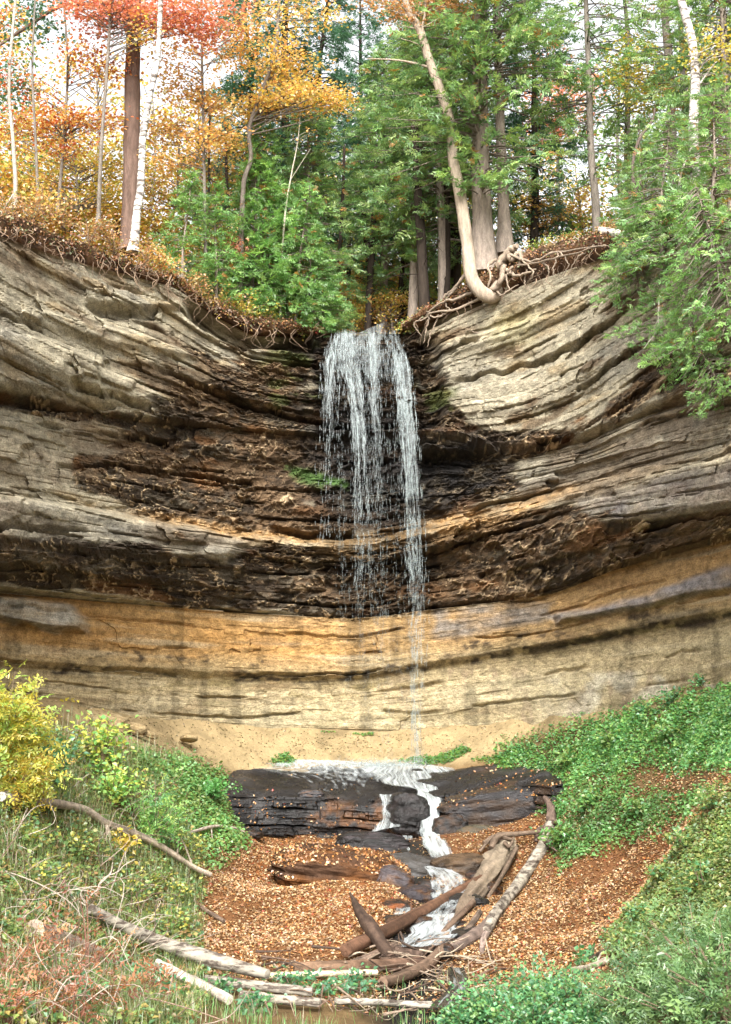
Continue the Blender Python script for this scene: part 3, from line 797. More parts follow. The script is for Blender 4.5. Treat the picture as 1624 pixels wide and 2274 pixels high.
for i in range(TB):
    f = i / TB
    rows.append(zb * (1 - f) + zf * f + np.array([0, 0, 0.10]) * math.sin(math.pi * f))
for i in range(TF + 8):
    f = i / TF
    rows.append(zf * (1 - f) + zq * f + np.array([0, -0.10 * math.sin(math.pi * min(f, 1)), 0]))
V = np.array(rows)
xx, yy2, zz = V[..., 0], V[..., 1], V[..., 2]
ri = np.arange(len(V))[:, None] * np.ones_like(xx)
ontop = 1 - sst(TB - 6, TB + 2, ri)
lay, lh = layer(zz * 1.0 + 0.05 * xx, xx * 1.4, 0.26, 141, 0.5, 3.0, 0.5)
lay2, _ = layer(zz, xx * 2.2, 0.09, 142, 0.5, 3.0, 0.8)
V[..., 1] -= (1 - ontop) * (0.14 * lay + 0.05 * lay2 + 0.12 * fbm(xx * 1.1, zz * 1.2, 4, 143))
V[..., 2] += ontop * (0.05 * np.tanh(3 * vn(xx * 0.6 + 3, yy2 * 2.4 + 0.5 * vn(xx, yy2, 3), 144)) + 0.06 * fbm(xx * 1.2, yy2 * 1.6, 4, 145)) + (1 - ontop) * 0.03 * fbm(xx * 2, zz * 3, 3, 146)
n_ = fbm(xx * 1.3, zz * 1.3 + yy2, 4, 147)
pcx, pcy = proj(V)
cc = np.broadcast_to(C3(0.014, 0.013, 0.013), V.shape).copy()
cc = mx(cc, C3(0.05, 0.046, 0.044), sst(0.05, 0.45, n_) * 0.6 * (1 - 0.4 * ontop))
cc = mx(cc, C3(0.10, 0.045, 0.018), (1 - ontop) * sst(0.0, 0.35, fbm(xx * 2, zz * 2.5, 4, 148)) * pmask(pcx, pcy, [(680, 1770), (900, 1780), (880, 1850), (670, 1850)], 30) * 0.8)
cc = mx(cc, C3(0.06, 0.035, 0.02), sst(0.1, 0.4, fbm(xx * 1.4, yy2 * 2, 4, 149)) * 0.5 * sst(1030, 1100, pcx))
g = G(); g.add(V.reshape(-1, 3), gridq(*V.shape[:2])[:, ::-1], cc.reshape(-1, 3))
tag(g.obj('rock_shelf', M_WETROCK, smooth=False), 'broad black wet bedrock shelf under the waterfall', 'rock shelf', kind='structure')
SHELF = (V[..., 0].copy(), V[..., 1].copy(), V[..., 2].copy(), ontop.copy())

WB = (0.015, 0.014, 0.014); WB2 = (0.04, 0.026, 0.018)
def rk(vx, vy, y, w, d, h, label, rz=0, rx=0, ry=0, **kw):
    return rock(kw.pop('name', 'boulder'), P(vx, vy, y), (w, d, h), (rx, ry, rz), label, **kw)
rk(905, 1812, 40.2, 1.15, 1.2, 1.3, 'black wet boulder splitting the cascade below the fall', 0.25, 0, 0.18, seed=1, col=WB, col2=(0.035, 0.03, 0.03), hi=True, boxy=0.62)
SLAB = rk(1100, 1800, 39.9, 3.1, 1.3, 1.25, 'long black wet slab right of the white chute', -0.06, 0.15, -0.12, seed=2, col=(0.025, 0.023, 0.024), col2=WB2, name='rock_slab', cat='rock slab', hi=True, boxy=0.6, lam=0.05)
rk(822, 1885, 39.2, 2.2, 1.2, 0.95, 'dark flat ledge stone below the black boulder', 0.05, 0, 0.05, seed=3, col=WB, col2=(0.04, 0.032, 0.034), name='rock_slab', cat='rock slab', hi=True, boxy=0.6)
rk(925, 1927, 37.4, 1.7, 1.3, 0.62, 'smooth grey stone at the foot of the white chute', -0.25, 0.1, 0.2, seed=4, col=(0.065, 0.062, 0.06), col2=(0.035, 0.03, 0.025))
HUMP = rk(755, 1938, 35.8, 3.6, 2.4, 1.2, 'broad humped rock crusted with fallen leaves and needles', 0.1, 0.05, 0.12, seed=5, col=(0.06, 0.033, 0.02), col2=(0.13, 0.055, 0.02), mat=M_SOIL, hi=True, lam=0.03)
rk(868, 1955, 35.2, 1.1, 1.2, 0.7, 'purplish grey bare end of the humped rock by the stream', 0.3, 0.1, 0.25, seed=6, col=(0.06, 0.05, 0.053), col2=(0.08, 0.04, 0.02))
rk(1025, 1935, 37.0, 1.75, 1.3, 0.85, 'brown flat topped stone across the stream from the chute', 0.2, 0.05, -0.05, seed=7, col=(0.09, 0.058, 0.035), col2=(0.035, 0.024, 0.016))
rk(1060, 1985, 35.0, 1.3, 1.1, 0.6, 'dark rusty stone under the splintered trunk', -0.3, seed=8, col=(0.03, 0.02, 0.015), col2=(0.10, 0.04, 0.015))
rk(925, 1992, 33.9, 0.95, 0.9, 0.55, 'small dark purple stone beside the upper rapids', 0.5, seed=9, col=(0.035, 0.03, 0.034), col2=(0.07, 0.035, 0.016))
rk(880, 2025, 32.3, 0.9, 0.8, 0.55, 'black stone with a rust red streaked face at the stream', 0.2, seed=10, col=(0.02, 0.016, 0.014), col2=(0.16, 0.05, 0.014))
rk(905, 2062, 30.9, 1.2, 0.8, 0.62, 'dark ledge stone where the stream drops under the brown log', 0.1, seed=11, col=(0.025, 0.02, 0.018), col2=(0.06, 0.03, 0.016))
rk(1035, 2010, 33.0, 1.1, 0.9, 0.5, 'black stone in midstream above the brown log', -0.4, seed=12, col=WB, col2=(0.03, 0.028, 0.03))
rk(1045, 2085, 29.6, 0.8, 1.5, 0.45, 'black stone edging the lower rapids', -0.3, seed=13, col=WB, col2=(0.04, 0.03, 0.025))
rk(1000, 1855, 39.5, 1.1, 0.8, 1.15, 'black streaked block on the right side of the chute', 0.1, seed=14, col=WB, col2=(0.045, 0.026, 0.016))
rk(1060, 1860, 39.3, 1.3, 0.7, 0.7, 'low mossy block under the long black slab', 0.0, seed=15, col=(0.05, 0.045, 0.03), col2=(0.08, 0.055, 0.03))
rk(835, 2085, 29.6, 0.75, 0.6, 0.4, 'low reddish stone half sunk in leaves by the brown log', 0.4, seed=16, col=(0.17, 0.075, 0.04), col2=(0.1, 0.06, 0.045), mat=M_SOIL)
rk(690, 1765, 41.0, 0.8, 0.55, 0.3, 'small glossy stone lying on the wet shelf', 0.3, seed=17, col=(0.05, 0.05, 0.055), col2=(0.09, 0.05, 0.03))
rk(1102, 1002, 42.2, 0.55, 0.5, 0.42, 'pale pebble coloured block resting on the cliff ledge beside the fall', 0.4, seed=18, col=(0.42, 0.36, 0.29), col2=(0.3, 0.25, 0.2), mat=M_ROCK)
for i, (vx, vy, y, w, h, lab) in enumerate([
    (950, 1968, 35.2, 0.5, 0.32, 'small black stone at the head of the rapids'), (1060, 1950, 36.4, 0.6, 0.35, 'small brown stone tucked under the flat topped stone'), (1000, 1930, 37.2, 0.45, 0.3, 'wet black stone where the chute lands'),
    (935, 2030, 32.2, 0.5, 0.3, 'rounded black stone left of the upper rapids'), (1010, 2030, 32.2, 0.55, 0.3, 'black stone breaking the rapids above the brown log'), (880, 2090, 29.6, 0.6, 0.3, 'dark stone at the left edge of the lower rapids'),
    (1020, 2060, 30.6, 0.45, 0.25, 'small dark stone between the lower rapids and the slim log'), (985, 2112, 28.4, 0.5, 0.3, 'black stone at the top of the debris jam'), (865, 2048, 31.6, 0.5, 0.3, 'rust stained stone beside the dark ledge stone'),
    (830, 1900, 38.2, 0.6, 0.35, 'leaf covered lump under the dark flat ledge'), (1120, 1870, 38.6, 0.6, 0.25, 'low stone at the foot of the long black slab'), (560, 1852, 39.6, 0.7, 0.25, 'low wet stone at the left foot of the shelf')]):
    rk(vx, vy, y, w, w * 0.9, h, lab, 0.7 * i, 0.1, 0.1, seed=50 + i, col=(0.018, 0.016, 0.015), col2=(0.06, 0.03, 0.018), name='stone', cat='stone', lam=0.03)
# fallen sandstone blocks on the sandy talus
for i, (vx, vy, y, w, h, lab) in enumerate([
    (245, 1608, 37.6, 1.5, 0.85, 'largest buff sandstone block on the talus'),
    (300, 1618, 38.3, 0.9, 0.5, 'flat buff block leaning beside the largest talus block'),
    (335, 1632, 38.6, 0.6, 0.35, 'small buff stone at the end of the talus block row'),
    (185, 1600, 36.6, 0.9, 0.5, 'buff block under the cliff next to the grassy bank'),
    (420, 1640, 41.0, 0.8, 0.3, 'thin sandstone slab lying flat on the talus')]):
    rk(vx, vy, y, w * 0.7, w * 0.6, h * 0.6, lab, 0.5 * i, 0.15, 0.2, seed=30 + i, col=(0.30, 0.225, 0.12), col2=(0.24, 0.17, 0.085), mat=M_ROCK, name='sandstone_block', cat='rock', boxy=0.6)

# ------------------------------------------------------------ water
def mat_water(name, foam=(0.35, 0.6), col=(0.50, 0.54, 0.55), scale=(6, 0.8, 1), veil=None):
    """white streaks along the flow over dark clear water (or over nothing, for a veil)"""
    m, nt, out = newmat(name)
    at = nd(nt, 'ShaderNodeAttribute', attribute_name='Flow')
    mp = nd(nt, 'ShaderNodeMapping'); mp.inputs['Scale'].default_value = scale
    nt.links.new(at.outputs['Vector'], mp.inputs['Vector'])
    n = noise(nt, mp.outputs[0], 1.4, 6, 0.62)
    at2 = nd(nt, 'ShaderNodeAttribute', attribute_name='Col')
    sep = nd(nt, 'ShaderNodeSeparateColor'); nt.links.new(at2.outputs['Color'], sep.inputs[0])
    ad = nd(nt, 'ShaderNodeMath', operation='ADD'); nt.links.new(n, ad.inputs[0]); nt.links.new(sep.outputs[0], ad.inputs[1])
    f = ramp(nt, ad.outputs[0], [(foam[0], 0.0), (foam[1], 1.0 if veil is None else veil)])
    b = nd(nt, 'ShaderNodeBsdfPrincipled'); b.inputs['Roughness'].default_value = 0.4
    b.inputs['Base Color'].default_value = (*col, 1); b.inputs['Specular IOR Level'].default_value = 0.4
    if veil is None:
        w = nd(nt, 'ShaderNodeBsdfPrincipled'); w.inputs['Base Color'].default_value = (0.018, 0.018, 0.017, 1); w.inputs['Roughness'].default_value = 0.14
    else:
        w = nd(nt, 'ShaderNodeBsdfTransparent')
    m2 = nd(nt, 'ShaderNodeMixShader'); nt.links.new(f, m2.inputs[0]); nt.links.new(w.outputs[0], m2.inputs[1]); nt.links.new(b.outputs[0], m2.inputs[2])
    bp = nd(nt, 'ShaderNodeBump'); bp.inputs['Strength'].default_value = 0.7; bp.inputs['Distance'].default_value = 0.06
    nt.links.new(n, bp.inputs['Height']); nt.links.new(bp.outputs[0], b.inputs['Normal'])
    if veil is None: nt.links.new(bp.outputs[0], w.inputs['Normal'])
    nt.links.new(m2.outputs[0], out.inputs[0])
    return m
M_STREAM = mat_water('stream_water', (0.46, 0.80))
M_CHUTE = mat_water('white_water', (0.34, 0.78), veil=0.95, col=(0.46, 0.50, 0.50), scale=(8, 0.8, 1))
M_FILM = mat_water('water_film', (0.40, 0.80), veil=0.8, scale=(4, 2.0, 1))
M_RAPID = mat_water('rapid_water', (0.40, 0.74), veil=0.92, scale=(6, 0.8, 1))
M_VEIL = mat_water('water_veil', (0.44, 0.80), veil=0.30, scale=(13, 0.7, 1), col=(0.60, 0.66, 0.66))
m, nt, out = newmat('falling_water')
d = nd(nt, 'ShaderNodeBsdfDiffuse'); d.inputs[0].default_value = (0.47, 0.54, 0.54, 1)
t = nd(nt, 'ShaderNodeBsdfTranslucent'); t.inputs[0].default_value = (0.47, 0.54, 0.54, 1)
gl = nd(nt, 'ShaderNodeBsdfGlossy'); gl.inputs['Roughness'].default_value = 0.25
a1 = nd(nt, 'ShaderNodeMixShader'); a1.inputs[0].default_value = 0.4
a2 = nd(nt, 'ShaderNodeMixShader'); a2.inputs[0].default_value = 0.15
nt.links.new(d.outputs[0], a1.inputs[1]); nt.links.new(t.outputs[0], a1.inputs[2]); nt.links.new(a1.outputs[0], a2.inputs[1]); nt.links.new(gl.outputs[0], a2.inputs[2])
tp = nd(nt, 'ShaderNodeBsdfTransparent'); a3 = nd(nt, 'ShaderNodeMixShader'); a3.inputs[0].default_value = 0.55
nt.links.new(a2.outputs[0], a3.inputs[1]); nt.links.new(tp.outputs[0], a3.inputs[2]); nt.links.new(a3.outputs[0], out.inputs[0])
M_FALL = m

def streaks(g, C, L, W, T=None):
    """thin pointed three sided drops, drawn out along T (down by default)"""
    n = len(C)
    T = np.broadcast_to(np.array([0, 0, -1.0]), (n, 3)) if T is None else nrm(T)
    A = nrm(np.cross(T, np.array([0.3, 1, 0.1]))); B = np.cross(T, A)
    L = L[:, None]; W = W[:, None]
    v = [C - T * L * 0.5, C + T * L * 0.5]
    for k in range(3):
        th = 2 * math.pi * k / 3
        v.append(C + T * L * 0.15 + (A * math.cos(th) + B * math.sin(th)) * W * 0.5)
    V = np.stack(v, 1).reshape(-1, 3)
    o = np.arange(n)[:, None] * 5
    F = np.concatenate([o + np.array(q) for q in ((0, 2, 3), (0, 3, 4), (0, 4, 2), (1, 3, 2), (1, 4, 3), (1, 2, 4))])
    g.add(V, F)

wf = link('waterfall', None); tag(wf, 'thin white waterfall dropping from the notch in the cliff', 'waterfall', kind='structure')
WR = np.random.default_rng(5)
YF = 43.05
def strand(name, line, n, Lr, Wr, taper=1.0, y0=None, yv=0.12, clump=0.6, fade=0.0):
    """line: (picture y, centre x, half width, density)"""
    a = np.asarray(line, float)
    vy = np.linspace(a[0, 0], a[-1, 0], 400); den = np.interp(vy, a[:, 0], a[:, 3]) * 1.0
    # pulses of water bunch up as they fall
    den = den * (1 + clump * vn(vy / 26.0 + a[0, 1] % 50, vy * 0, 3))
    cdf = np.cumsum(np.maximum(den, 0.01)); cdf /= cdf[-1]
    v = np.interp(WR.random(n), cdf, vy)
    cx_ = np.interp(v, a[:, 0], a[:, 1]); hw = np.interp(v, a[:, 0], a[:, 2])
    lanes = WR.normal(0, 0.55, 22); r = lanes[WR.integers(0, 22, n)] + WR.normal(0, 0.10, n)
    x = cx_ + hw * np.clip(r, -1.6, 1.6) + 3 * vn(v / 40.0, r * 3, 8)
    y = (YF if y0 is None else np.interp(v, *y0)) + WR.normal(0, yv, n)
    C = P(x, v, y)
    fr = (v - a[0, 0]) / (a[-1, 0] - a[0, 0])
    L = WR.uniform(*Lr, n); W = WR.uniform(*Wr, n) * (1 - 0.35 * fr)
    g = G(); streaks(g, C, L, W)
    return g.obj(name, M_FALL, wf)
y0 = ([735, 800, 960, 1100], [43.15, 42.95, 42.85, 42.75])
strand('water_strand', [(738, 808, 48, 1.0), (790, 812, 60, 0.9), (840, 814, 62, 0.3)], 700, (0.10, 0.4), (0.006, 0.020), y0=([735, 850], [43.1, 42.8]), yv=0.06)
strand('water_strand', [(745, 750, 10, 1.0), (800, 734, 13, 1.4), (900, 730, 14, 0.9), (1000, 727, 15, 0.55), (1200, 726, 17, 0.25)], 620, (0.08, 0.4), (0.006, 0.020), y0=y0, clump=0.9)
strand('water_strand', [(740, 770, 12, 0.9), (800, 768, 20, 1.4), (860, 786, 18, 1.4), (950, 796, 15, 1.3), (1050, 800, 16, 0.8), (1190, 806, 22, 0.45), (1350, 806, 26, 0.2)], 1150, (0.08, 0.4), (0.006, 0.022), y0=y0, clump=0.9)
strand('water_strand', [(745, 826, 8, 0.8), (820, 828, 9, 1.0), (900, 832, 12, 0.7), (1000, 838, 16, 0.3), (1150, 850, 20, 0.15)], 320, (0.08, 0.4), (0.005, 0.018), y0=y0, clump=0.9)
strand('water_strand', [(738, 872, 16, 1.0), (800, 890, 16, 1.5), (880, 900, 15, 1.6), (960, 908, 15, 1.6), (1060, 914, 15, 1.2), (1200, 920, 17, 0.75), (1350, 930, 17, 0.8), (1480, 926, 14, 0.6), (1600, 925, 9, 0.5), (1692, 929, 12, 0.7)], 2700, (0.08, 0.42), (0.006, 0.024), y0=y0, clump=0.9)
strand('falling_drops', [(760, 815, 55, 1.0), (950, 818, 60, 0.9), (1200, 822, 62, 0.6), (1400, 832, 65, 0.5), (1690, 850, 60, 0.35)], 2600, (0.05, 0.35), (0.004, 0.012), y0=y0, yv=0.3, clump=0.3)
# splash where it lands
n = 5500
sx_ = WR.normal(0, 1, n); C = P(880 + 75 * sx_ - 60 * (WR.random(n) ** 2), 1702 - 7 * np.abs(WR.normal(0, 1, n)), 43.3 + WR.normal(0, 0.25, n))
g = G(); T = np.stack([WR.normal(0, 0.6, n), WR.normal(0, 0.3, n), np.abs(WR.normal(0.6, 0.4, n))], -1)
streaks(g, C, WR.uniform(0.03, 0.11, n), WR.uniform(0.006, 0.016, n), T)
g.obj('splash', M_FALL, wf)

def sheet(name, cen, wid, mat, parent, nu=26, nv=110, seed=0, bumpz=0.03, lift=0.05, foam=None, cup=0.0):
    """a ribbon of water: cen = list of world points, wid = widths in metres along it"""
    p = spline(cen, nv); w = np.interp(np.linspace(0, 1, nv), np.linspace(0, 1, len(wid)), wid)
    T = nrm(np.gradient(p, axis=0)); Sd = nrm(np.cross(T, np.array([0, 0.35, 1.0]))); Nn = np.cross(Sd, T)
    u = np.linspace(-1, 1, nu)
    dist = np.concatenate([[0], np.cumsum(np.linalg.norm(np.diff(p, axis=0), axis=1))])
    ww = w[:, None] * (1 + 0.22 * np.stack([vn(dist * 2.2, dist * 0 + seed, seed), vn(dist * 2.2 + 50, dist * 0, seed + 1)], 1)[:, (u > 0).astype(int)])
    V = p[:, None] + Sd[:, None] * (u[None, :, None] * ww[..., None] / 2) + Nn[:, None] * (lift + bumpz * fbm(u[None, :] * 3 + seed, dist[:, None] * 1.6, 4, seed + 2) - cup * u[None, :] ** 2)[..., None]
    e = -0.55 * sst(0.55, 1.0, np.abs(u))[None, :] + (0 if foam is None else np.interp(np.linspace(0, 1, nv), np.linspace(0, 1, len(foam)), foam)[:, None])
    e = np.broadcast_to(e, (nv, nu))
    g = G(); g.add(V.reshape(-1, 3), gridq(nv, nu), np.stack([e] * 3, -1).reshape(-1, 3))
    o = g.obj(name, mat, parent, smooth=True)
    at = o.data.attributes.new('Flow', 'FLOAT_VECTOR', 'POINT')
    fl = np.stack([np.broadcast_to(u[None, :] * w[:, None] / 2 + seed * 3, (nv, nu)), np.broadcast_to(dist[:, None], (nv, nu)), np.zeros((nv, nu))], -1)
    at.data.foreach_set('vector', fl.astype(np.float32).ravel())
    return o
def veil(line, seed, foam):
    a = np.asarray(line, float)
    cen = [P(q[1], q[0], np.interp(q[0], *y0) + 0.03) for q in a]
    sheet('water_veil', cen, [2 * q[2] * mpp(43) for q in a], M_VEIL, wf, nu=40, nv=220, seed=seed, lift=0.0, bumpz=0.06, foam=foam)
veil([(734, 808, 80), (770, 812, 84), (800, 816, 92), (850, 818, 95)], 21, [0.10, 0.05, 0.05, -0.12])
veil([(742, 750, 14), (800, 734, 20), (900, 730, 20), (1000, 727, 22), (1180, 726, 24)], 22, [0.08, 0.1, 0.0, -0.12, -0.3])
veil([(740, 770, 18), (800, 768, 30), (860, 786, 26), (950, 796, 22), (1050, 800, 24), (1190, 806, 32), (1340, 806, 36)], 23, [0.06, 0.1, 0.08, 0.0, -0.1, -0.2, -0.35])
veil([(740, 826, 12), (900, 832, 16), (1100, 845, 24)], 24, [0.06, 0.04, -0.2])
veil([(738, 872, 22), (800, 890, 24), (880, 900, 22), (960, 908, 22), (1060, 914, 23), (1200, 920, 25), (1350, 930, 25), (1480, 926, 20), (1600, 925, 14), (1694, 929, 16)], 25, [0.08, 0.14, 0.14, 0.1, 0.02, -0.08, -0.06, -0.1, -0.1, 0.0])
st = link('stream', None); tag(st, 'white stream tumbling from the wet shelf down through the rocks', 'stream', kind='structure')
sheet('white_water', [P(915, 1697, 43.6), P(910, 1725, 42.2), P(925, 1757, 41.0), P(948, 1775, 40.5), P(957, 1820, 39.9), P(960, 1860, 39.2), P(972, 1892, 38.1), P(982, 1914, 37.5)], [5.2, 4.0, 2.0, 1.0, 0.8, 0.85, 0.9, 0.8], M_CHUTE, st, nu=60, nv=160, seed=1, lift=0.12, foam=[0.14, 0.02, 0.08, 0.13, 0.14, 0.12, 0.15, 0.06])
sheet('shelf_film', [P(740, 1697, 43.4), P(750, 1730, 42.0), P(775, 1772, 40.9)], [7.5, 6.5, 3.8], M_FILM, st, nu=80, nv=80, seed=2, lift=0.11, foam=[0.16, -0.04, -0.2])
sheet('white_water', [P(868, 1770, 40.85), P(866, 1800, 40.3), P(862, 1825, 40.1), P(856, 1846, 39.9)], [0.9, 0.7, 0.8, 1.5], M_CHUTE, st, seed=3, lift=0.1, foam=[0.0, 0.0, 0.0, 0.04])
sheet('white_water', [P(905, 1862, 39.6), P(908, 1885, 39.0), P(915, 1905, 38.6)], [0.4, 0.35, 0.3], M_CHUTE, st, nv=40, seed=4, lift=0.1, foam=[-0.05, 0.05, 0])
sheet('rapids', [P(965, 1935, 36.6), P(990, 1955, 35.4), P(1000, 1985, 34.0), P(985, 2015, 32.6), P(960, 2050, 31.0)], [1.0, 1.1, 1.3, 1.2, 1.1], M_RAPID, st, nu=44, seed=5, lift=0.12, foam=[0.12, 0.06, 0.04, 0.0, 0.05])
sheet('rapids', [P(985, 2040, 31.4), P(975, 2060, 30.4), P(965, 2085, 29.4), P(930, 2112, 28.3)], [1.1, 1.4, 1.7, 1.6], M_RAPID, st, nu=50, seed=6, lift=0.1, foam=[0.1, 0.12, 0.12, 0.05])
sheet('white_water', [P(908, 2040, 31.6), P(904, 2055, 31.1), P(898, 2078, 30.8)], [0.75, 0.8, 0.9], M_CHUTE, st, nv=40, seed=7, lift=0.25, foam=[0.0, 0.05, -0.05])
sheet('rapids', [P(1010, 2150, 26.9), P(1020, 2185, 25.9), P(990, 2240, 24.2)], [0.3, 0.35, 0.5], M_STREAM, st, nv=40, seed=8, lift=0.02, foam=[0.0, 0.0, -0.1])
# ------------------------------------------------------------ trees
TR = np.random.default_rng(21)
OR = [(0.66, 0.36, 0.12), (0.68, 0.44, 0.16), (0.62, 0.29, 0.10), (0.66, 0.50, 0.18)]
YE = [(0.62, 0.46, 0.08), (0.58, 0.38, 0.07), (0.50, 0.45, 0.09), (0.42, 0.42, 0.09)]
RE = [(0.68, 0.24, 0.18), (0.72, 0.33, 0.24), (0.66, 0.33, 0.17), (0.60, 0.19, 0.14)]
RO = [(0.50, 0.12, 0.03), (0.52, 0.17, 0.035), (0.42, 0.09, 0.03)]
PO = [(0.56, 0.30, 0.13), (0.50, 0.26, 0.12), (0.48, 0.22, 0.08)]
CE = [(0.19, 0.32, 0.125), (0.24, 0.37, 0.13), (0.15, 0.27, 0.115), (0.31, 0.41, 0.14)]
CEL = [(0.22, 0.39, 0.125), (0.28, 0.44, 0.135), (0.17, 0.33, 0.11)]
CED = [(0.08, 0.18, 0.115), (0.10, 0.21, 0.125), (0.06, 0.15, 0.095)]
GR = [(0.10, 0.22, 0.06), (0.15, 0.27, 0.06), (0.20, 0.29, 0.06)]
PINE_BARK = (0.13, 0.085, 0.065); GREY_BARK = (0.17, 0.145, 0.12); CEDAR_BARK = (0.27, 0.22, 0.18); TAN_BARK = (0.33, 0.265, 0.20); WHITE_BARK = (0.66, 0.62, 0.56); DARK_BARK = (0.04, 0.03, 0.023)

def path_of(pts, y):
    """trunk drawn on the picture: (x, y[, depth]) -> world"""
    return np.array([P(q[0], q[1], q[2] if len(q) > 2 else y) for q in pts])

def maple(name, label, pts, y, r0, r1, blobs, pal, w=None, leaf=0.13, bark=GREY_BARK, mat=None, per=30, group=None, cat='tree', twigcol=None, flat=0.45, extra=(), sides=8, lsc=1.0):
    """deciduous tree: trunk through pts, leaf clumps in blobs (px x, px y, radius m, height m, clumps)"""
    tr = path_of(pts, y)
    n = 40; p = spline(tr, n); rad = np.linspace(r0, r1, n); rad[:4] *= np.array([1.5, 1.25, 1.1, 1.03])
    base = p[0].copy(); p = p - base
    g = G(); tube(g, p, rad, sides, bark, 0.10, seed=int(abs(base[0] * 10)) % 97)
    limbs = []
    for ex in extra:                                           # bare limbs read off the picture
        e = path_of(ex[0], y) - base; g3 = G(); tube(g3, spline(e, 14), np.linspace(ex[1], ex[2], 14), 6, bark, 0.12, 3); limbs.append(g3)
    gl = G()
    Cs, Ds, Ns, Ls = [], [], [], []
    for (bx, by, br, bh, nc) in blobs:
        cen = P(bx, by, y + TR.uniform(-0.6, 0.6)) - base
        u = nrm(TR.normal(size=(nc, 3))) * (TR.random((nc, 1)) ** 0.45)
        tips = cen + u * np.array([br, br * 0.8, bh])
        for tp in tips:
            # limb leaves the trunk below the clump
            zt = tp[2] - TR.uniform(0.4, 1.0) * (0.25 + 0.45 * np.hypot(tp[0] - np.interp(tp[2], p[:, 2], p[:, 0]), tp[1]))
            k = int(np.clip(np.searchsorted(p[:, 2], zt), 1, n - 2))
            s = p[k]; midp = s * 0.45 + tp * 0.55 + TR.normal(0, 0.12, 3) * np.linalg.norm(tp - s) * 0.5 + np.array([0, 0, 0.1])
            dist = np.linalg.norm(tp - s)
            if TR.random() < 0.6 and dist < 3.2:
                tube(g, spline([s, midp, tp], 7), np.linspace(min(rad[k] * 0.45, 0.012 + 0.012 * dist), 0.006, 7), 4, bark, 0, cap=False)
            m = TR.poisson(per * 1.35)
            if m == 0: continue
            off = TR.normal(0, 1, (m, 3)) * np.array([0.34, 0.34, 0.34 * flat]) * lsc
            Cs.append(tp + off); 
            out = nrm(tp - s)
            Ds.append(nrm(off * np.array([1, 1, 0.4]) + 0.35 * out + TR.normal(0, 0.25, (m, 3)) - np.array([0, 0, 0.12])))
            Ns.append(TR.normal(0, 0.5, (m, 3)) + np.array([0, -0.15, 1.0]))
    C = np.concatenate(Cs); D = np.concatenate(Ds); N = np.concatenate(Ns)
    L = leaf * 0.8 * TR.uniform(0.6, 1.3, len(C))
    # neighbours share a tone
    k = np.clip(((fbm(C[:, 0] * 0.9, C[:, 2] * 0.9 + C[:, 1], 2, 5) + 1) / 2), 0, 1)[:, None]
    cols = palette(TR, len(C), pal, w, 0.22) * (0.85 + 0.3 * k)
    leaves(gl, C, D, N, L, L * 0.85, cols)
    t = root(name, base, label, cat, group)
    to = g.obj('trunk', mat or M_BARK, t, smooth=True)
    for g3 in limbs:
        g3.obj('limb', mat or M_BARK, to, smooth=True)
    gl.obj('crown', M_LEAF, t)
    return t

